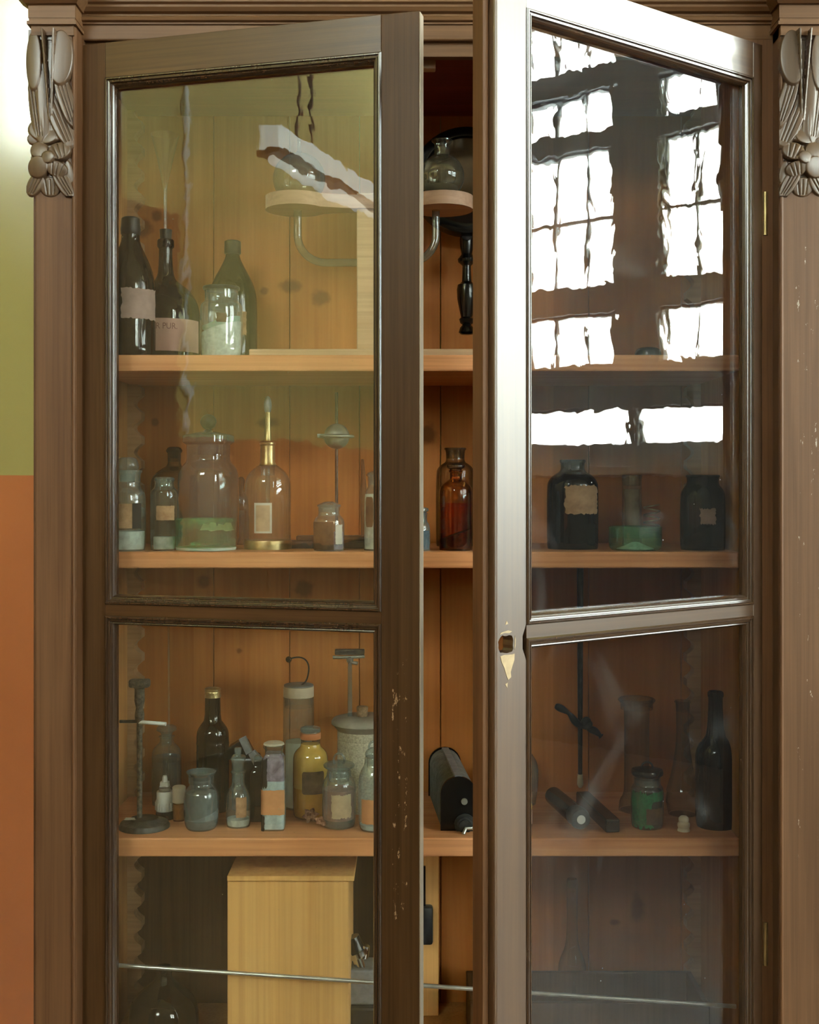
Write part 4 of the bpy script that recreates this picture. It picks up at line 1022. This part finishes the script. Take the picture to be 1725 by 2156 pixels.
j = Jar('orange_label_jar', 'clear jar with orange label and pale powder, cut off by left door stile', 'jar', 788, .112, Z3,
    [(1592,18),(1595,20),(1608,20),(1620,27),(1634,32),(1650,33),(1735,33),(1750,28)], M['g_dusty'])
j.fill(M['lblue'], 1733); j.lab(M['lab_orange'], 762, 810, 1676, 1728, .03, seed=7)
j.top('stopper', [(1574,8),(1578,15),(1584,19),(1592,19),(1596,15)], M['g_stop'], it=1)
mk('stopper_ring', T([(.010*math.cos(a), 0, j.z(1572)+.010*math.sin(a)) for a in [PI*i/10 for i in range(-2,13)]], .0022, 10), M['g_stop'], j.root)
j = Jar('slim_bottle', 'slim clear bottle peeping out behind the left door edge, lower shelf', 'bottle', 869, .15, Z3,
    [(1572,10),(1575,14),(1580,10),(1600,10),(1612,16),(1622,17),(1720,17),(1735,16)], M['g_dusty'])
# slide resistor
rh = empty('slide_resistor', (P(966,0,.10).x, .10, Z3)); tag(rh, 'black ribbed slide resistor lying lengthwise between the doors with front terminal', 'slide resistor')
def arch(w_, h_, r_, n_=14):
    p = [(-w_, 0), (w_, 0)]
    for i in range(n_+1):
        a = PI*i/n_; p.append((w_*math.cos(a), h_-w_+w_*math.sin(a)))
    return p
w_, h_ = S(37,.10), Vector(P(0,1635,.10)).z-Z3
SK = -.02/.27
bm = bmesh.new(); extrude_poly(bm, [(x, 0, z) for x, z in arch(w_*1.03, h_, 0)], (0, .006, 0)); mk('end_plate', bm, M['black'], rh, smooth=False)
bm = bmesh.new(); extrude_poly(bm, [(x+SK*.262, .262, z) for x, z in arch(w_*1.03, h_, 0)], (0, .006, 0)); mk('end_plate', bm, M['black'], rh, smooth=False)
bm = bmesh.new()
for i in range(24):
    y = .010+.0105*i
    extrude_poly(bm, [(x+SK*y, y, z+.003) for x, z in arch(w_*.97, h_-.005, 0)], (0, .0045, 0))

mk('ribbed_winding', bm, M['rib'], rh, smooth=False)
bm = bmesh.new(); extrude_poly(bm, [(x, .006, z+.004) for x, z in arch(w_*.86, h_-.013, 0)], (SK*.256, .256, 0)); mk('core', bm, M['black'], rh, smooth=False)
bm = bmesh.new(); extrude_poly(bm, [(x, .004, h_-.003+z) for x, z in ((-.008,0),(.008,0),(.007,.004),(-.007,.004))], (SK*.25, .25, 0)); mk('top_bar', bm, M['grey'], rh, smooth=False)
mk('rivet', T([(S(12,.10),-.004,P(0,1687,.1).z-Z3),(S(12,.10),.001,P(0,1687,.1).z-Z3)], .0062, 16), M['greymetal'], rh)
zt = P(0,1735,.1).z-Z3; xt = S(13,.10)
bm = bmesh.new()
for (y0, y1, rr_) in ((-.004,.0,.0205),(-.010,-.004,.0150),(-.016,-.010,.0115)): tube(bm, [(xt,y0,zt),(xt,y1,zt)], rr_, 28)
mk('terminal_knob', bm, M['iron_dull'], rh)
mk('terminal_screw', T([(xt-.004,-.026,zt-.012),(xt+.001,-.018,zt-.003),(xt+.014,-.020,zt-.002)], .0036, 10), M['steel'], rh)
# behind the right door
j = Jar('banded_bottle', 'small bottle with a yellow band and pink label, half hidden behind right door stile', 'bottle', 1101, .125, Z3,
    [(1668,9),(1672,11),(1690,11),(1698,18),(1706,20),(1738,20),(1744,19)], M['g_brown']); j.lab(M['yellow'], 1102, 1120, 1690, 1702, 0, r=S(19,.125)); j.lab(M['lab_pink'], 1100, 1120.5, 1703, 1732, 0)
j = Jar('round_flask', 'dusty round clear flask at the back, right of the door stile', 'flask', 1106, .30, Z3,
    [(1560,10),(1580,10),(1592,18),(1604,25),(1620,28),(1660,27),(1672,22)], M['g_dusty'])
tb = empty('stoppered_test_tube', (P(1192,0,.2).x, .2, Z3)); tag(tb, 'long glass tube with a round metal end, lying towards the viewer on lower shelf', 'tube')
a_ = Vector((P(1166,0,.27).x, .285, Z3+.0215)); b_ = Vector((P(1224,0,.10).x, .100, Z3+.0215)); o0 = tb.location; dv = (b_-a_).normalized()
mk('tube_body', T([a_-o0, a_+dv*.006-o0, b_-dv*.02-o0], [.013,.0185,.0195], 24), M['g_olive'], tb)
mk('core', T([a_+dv*.02-o0, b_-dv*.02-o0], .008, 14), M['rust'], tb)
mk('metal_end', T([b_-dv*.036-o0, b_-dv*.030-o0, b_-dv*.024-o0, b_-dv*.01-o0, b_-o0], [.0195,.0205,.0198,.0205,.0185], 28), M['iron_dull'], tb)
mk('end_disc', T([b_-o0, b_+dv*.0015-o0], .0085, 24), M['white'], tb)
kbz = empty('black_bar', (P(1262,0,.2).x, .2, Z3)); tag(kbz, 'flat black bar lying at a slant to the right of the glass tube', 'bar')
a_ = Vector((P(1228,0,.29).x, .30, 0)); b_ = Vector((P(1290,0,.09).x, .085, 0)); c_ = (a_+b_)/2; ln = (b_-a_).length
kbz.location = (c_.x, c_.y, Z3); kbz.rotation_euler = (0,0,math.atan2(b_.y-a_.y, b_.x-a_.x))
mk('bar', B(-ln/2, ln/2, -.014, .014, 0, .026, bev=.003), M['black'], kbz, smooth=False); mk('bar_end', B(ln/2, ln/2+.003, -.012, .012, .003, .023, bev=.001), M['iron'], kbz, smooth=False)
hr = empty('hanging_thermometer', (P(1222,0,.30).x, .30, Z2-.031)); tag(hr, 'dark rod with white tip hanging from middle shelf, a knotted rag on it', 'thermometer')
zr2 = lambda y: P(0, y, .30).z-hr.location.z
mk('rod', T([(0,0,0),(0,0,zr2(1632))], [.007,.0045], 12), M['iron'], hr); mk('white_tip', T([(0,0,zr2(1630)),(0,0,zr2(1652)),(0,0,zr2(1658))], [.0052,.0066,.003], 14), M['cream'], hr)
kn = [(S(a,.30), -.012, zr2(b)) for a, b in ((-54,1484),(-40,1490),(-24,1500),(-12,1518),(2,1528),(14,1527),(20,1520),(14,1512),(4,1520),(16,1532),(30,1536),(42,1548))]
mk('knotted_rag', T(chaikin(kn, 2), [.004+.004*abs(math.sin(i*.35)) for i in range(len(chaikin(kn, 2)))], 10), M['iron'], hr)
j = Jar('measuring_cylinder', 'tall clear glass cylinder with flared rim and dark foot behind green jar', 'cylinder', 1341, .25, Z3,
    [(1470,36),(1473,40),(1478,36),(1488,28),(1500,26),(1640,26),(1672,27),(1684,36),(1696,38)], M['g_clear2'])
j = Jar('green_powder_jar', 'clear jar coated with bright green powder under a black stopper', 'jar', 1363, .128, Z3,
    [(1632,26),(1636,28),(1650,27),(1656,32),(1664,34.5),(1730,34.5),(1744,30)], M['g_clear'])
j.top('stopper', [(1616,16),(1620,32),(1625,34),(1630,33),(1636,26),(1640,24)], M['black'], n=40); j.top('glass_collar', [(1638,24),(1652,25)], M['g_stop'])
j.fill(M['darkpow'], 1662, k=.90); j.lab(M['green'], 1330, 1372, 1658, 1740, .12, seed=21, dr=-.0016, name='green_coating'); j.lab(M['green'], 1366, 1396, 1660, 1682, .1, seed=22, dr=-.0016, name='green_coating')
j.lab(M['lab_brown'], 1354, 1390, 1694, 1728, .03, seed=5)
mk('stopper_ring', T([(.011*math.cos(a), 0, j.z(1616)+.011*math.sin(a)) for a in [PI*i/10 for i in range(-1,12)]], .002, 10), M['black'], j.root)
j = Jar('conical_flask', 'clear conical flask with ringed foot, between the green jar and dark bottle', 'flask', 1438, .22, Z3,
    [(1475,16),(1478,18),(1482,14),(1560,13),(1620,22),(1660,33),(1664,35),(1668,33),(1688,36),(1692,34),(1708,30)], M['g_clear2'], it=1)
j = Jar('ceramic_insulator', 'tiny cream ribbed ceramic knob in front of the conical flask', 'insulator', 1440, .10, Z3,
    [(1718,6),(1721,10),(1727,11),(1730,9),(1733,13),(1740,13),(1743,10.5),(1746,13),(1754,13),(1758,11)], M['cream'], it=1, part='knob', open_=False)
j = Jar('dark_bottle', 'almost black tall bottle at the right end of lower shelf', 'bottle', 1507, .135, Z3,
    [(1455,14),(1458,17),(1466,17),(1470,14),(1545,18),(1558,26),(1570,36),(1585,41),(1600,42),(1725,42),(1738,39)], M['g_brown']); j.fill(M['darkpow'], 1560)

# ---------------- bottom compartment
Y0 = .085
px_ = lambda x: P(x,0,Y0).x
bx_ = empty('plywood_box', (px_(607), Y0, Z4)); tag(bx_, 'pale plywood box with a lipped lid standing below the shelves', 'box')
h = P(0,1843,Y0).z-Z4; X0 = px_(607)
mk('box_body', B(px_(479)-X0, px_(734)-X0, 0, .20, 0, h-.006, bev=.001), M['pale'], bx_, smooth=False)
mk('box_lid', B(px_(479)-X0, px_(746)-X0, -.004, .205, h-.010, h, bev=.001), M['pale'], bx_, smooth=False)
rod = mk('metal_rail', T([(XL+.004, .062, P(200,2029,.062).z), (XR-.004, .062, P(1500,2119,.062).z)], .0040, 14), M['steel'], CAB)
mc = empty('microscope', (P(757,0,.22).x, .20, Z4)); tag(mc, 'old microscope with black tube and chrome ring beside the plywood box', 'microscope')
X0 = mc.location.x; q = lambda x, y: Vector((P(x,0,.20).x-X0, 0, P(0,y,.20).z-Z4))
mk('eyepiece', T([q(742,1972), q(752,2002)], [.014,.018], 20), M['black'], mc); mk('chrome_ring', T([q(751,2000)+Vector((0,-.004,0)), q(755,2010)+Vector((0,-.004,0))], .0215, 24), M['chrome'], mc)
mk('side_screw', T([q(770,1990), q(764,2014)], [.009,.012], 16), M['chrome'], mc); mk('chrome_tube', T([q(752,2016), q(766,2058)], [.010,.012], 18), M['chrome'], mc)
mk('stage', B(-.028,.05,-.02,.05, q(0,2108).z, q(0,2034).z, bev=.005), M['grey'], mc, smooth=False)
mk('microscope_foot', B(-.032,.055,-.03,.06, 0, q(0,2108).z, bev=.006), M['black'], mc, smooth=False)
ub = empty('pine_plank', (P(870,0,.30).x, .33, Z4)); tag(ub, 'light pine plank leaning upright at the back, seen between the doors', 'plank')
mk('plank', B(P(800,0,.33).x-ub.location.x, P(924,0,.33).x-ub.location.x, 0, .018, 0, Z3-.037-Z4, bev=.002), M['planed_v'] if 'planed_v' in M else M['pale'], ub, smooth=False)
hb = empty('hanging_mallet', (P(892,0,.30).x, .315, P(0,1912,.3).z)); tag(hb, 'dark mallet hanging head down in front of the light plank', 'mallet')
mk('handle', B(-.0045,.0045,-.004,.004,0,P(0,1828,.3).z-hb.location.z,bev=.001), M['black'], hb); mk('mallet_head', B(-.018,.020,-.014,.014,P(0,1992,.3).z-hb.location.z,0,bev=.006), M['iron'], hb)
cr = empty('dark_crate', (.36, .20, Z4)); tag(cr, 'low dark wooden crate at the bottom right of the cabinet', 'crate')
hC = P(0,2112,.16).z-Z4
mk('crate_side', B(-.24,.235,-.04,-.028,0,hC,bev=.002), M['dark_board'], cr, smooth=False); mk('crate_side', B(-.24,.235,.11,.122,0,hC,bev=.002), M['dark_board'], cr, smooth=False)
mk('crate_end', B(-.24,-.228,-.028,.11,0,hC,bev=.002), M['dark_board'], cr, smooth=False); mk('crate_end', B(.223,.235,-.028,.11,0,hC,bev=.002), M['dark_board'], cr, smooth=False)
j = Jar('ghost_bottle', 'tall bottle shape for a ghost reflection in the bottom compartment behind right door', 'bottle', 1205, .34, Z4,
    [(1850,10),(1855,12),(1930,11),(1990,13),(2020,26),(2040,30),(2130,30),(2180,30)], M['g_clear2'])  # bottle shape put in for a pale ghost reflection
j = Jar('demijohn', 'dark squat demijohn in the bottom left corner of the cabinet', 'demijohn', 345, .20, Z4,
    [(2035,16),(2040,18),(2060,16),(2080,40),(2105,66),(2140,74),(2200,74),(2240,70)], M['g_brown']); j.fill(M['darkpow'], 2100)

# ---------------- in the room, seen only as reflections in the door glass
CL = Vector((1.0204,1.660,0)); AL = Vector((-.490,-.874,0)); TL = Vector((.872,-.490,0))
def RL(px, py, s):
    d = AL+TL*((px-CX)/FP); p = CL+d*s; return Vector((p.x, p.y, EYE-(py-HY)/FP*s))
e1 = RL(557,278,5.04); e2 = RL(785,400,6.2); dd = (e2-e1); dd.z = 0; ln = dd.length*1.7; dd.normalize()
M['lampw'] = plain('white_lamp_housing', (.86,.88,.84), .4, 0, .5, .05)
M['lamplit'] = plain('lit_lamp_diffuser', (.86,.88,.84), .4, 0, .5, .05)
_b = [n_ for n_ in M['lamplit'].node_tree.nodes if n_.type == 'BSDF_PRINCIPLED'][0]
_b.inputs['Emission Color'].default_value = (.86,.93,.85,1); _b.inputs['Emission Strength'].default_value = .75
lp = empty('strip_lamp', (e1.x, e1.y, e1.z), math.atan2(dd.y, dd.x)); tag(lp, 'white strip lamp hanging on chains, reflected in the left door glass', 'lamp')
mk('housing', B(0, ln, -.05, .05, -.05, .045, bev=.008), M['lamplit'], lp, smooth=False); mk('reflector', B(.0, ln, -.055, .055, -.075, -.051), M['iron_dull'], lp, smooth=False); mk('tube', T([(.03,0,-.095),(ln-.03,0,-.095)], .018, 14), M['lamplit'], lp)
for xx in (.30, .44, ln-.5, ln-.36):
    mk('chain', T([(xx,0,.045),(xx+(.02 if xx < 1 else -.02),0,CEIL-e1.z)], .008, 6), M['iron'], lp)
# pipe down the left wall
o = mk('wall_pipe', T([(LX+.016,-3.86,1.85),(LX+.016,-3.86,CEIL-.002)], .014, 12), M['lampw']); tag(o, 'white wall pipe, reflected as a wavy line in the left door glass', 'pipe')

# dark wardrobe against the left wall
wd = empty('wardrobe', (LX, -2.53, 0)); tag(wd, 'tall dark wardrobe against the left room wall, reflected in the left door glass', 'wardrobe')
h_ = 2.9; a_, b_ = -.50, .50
mk('body', B(.004,.66,a_,b_,.0,h_,bev=.01), M['dark_board'], wd, smooth=False)
mk('door', B(.66,.682,a_+.02,(a_+b_)/2-.003,.1,h_-.05,bev=.004), M['dark_board'], wd, smooth=False); mk('door', B(.66,.682,(a_+b_)/2+.003,b_-.02,.1,h_-.05,bev=.004), M['dark_board'], wd, smooth=False)

sb = empty('sideboard', (LX, -4.75, 0)); tag(sb, 'long low dark sideboard added along the left wall to dim the reflection in the lower left glass', 'sideboard')  # unseen furniture put in to darken what the lower left pane reflects
mk('body', B(.004,.48,-1.6,1.6,.08,1.12,bev=.006), M['dark_board'], sb, smooth=False); mk('top', B(.002,.52,-1.64,1.64,1.12,1.15,bev=.004), M['dark_board'], sb, smooth=False)
for k in range(4): mk('door', B(.48,.50,-1.58+.79*k,-.81+.79*k,.12,1.08,bev=.004), M['dark_board'], sb, smooth=False)
for x_, y_ in ((.05,-1.55),(.43,-1.55),(.05,1.55),(.43,1.55)): mk('foot', B(x_-.03,x_+.03,y_-.03,y_+.03,0,.08), M['dark_board'], sb, smooth=False)
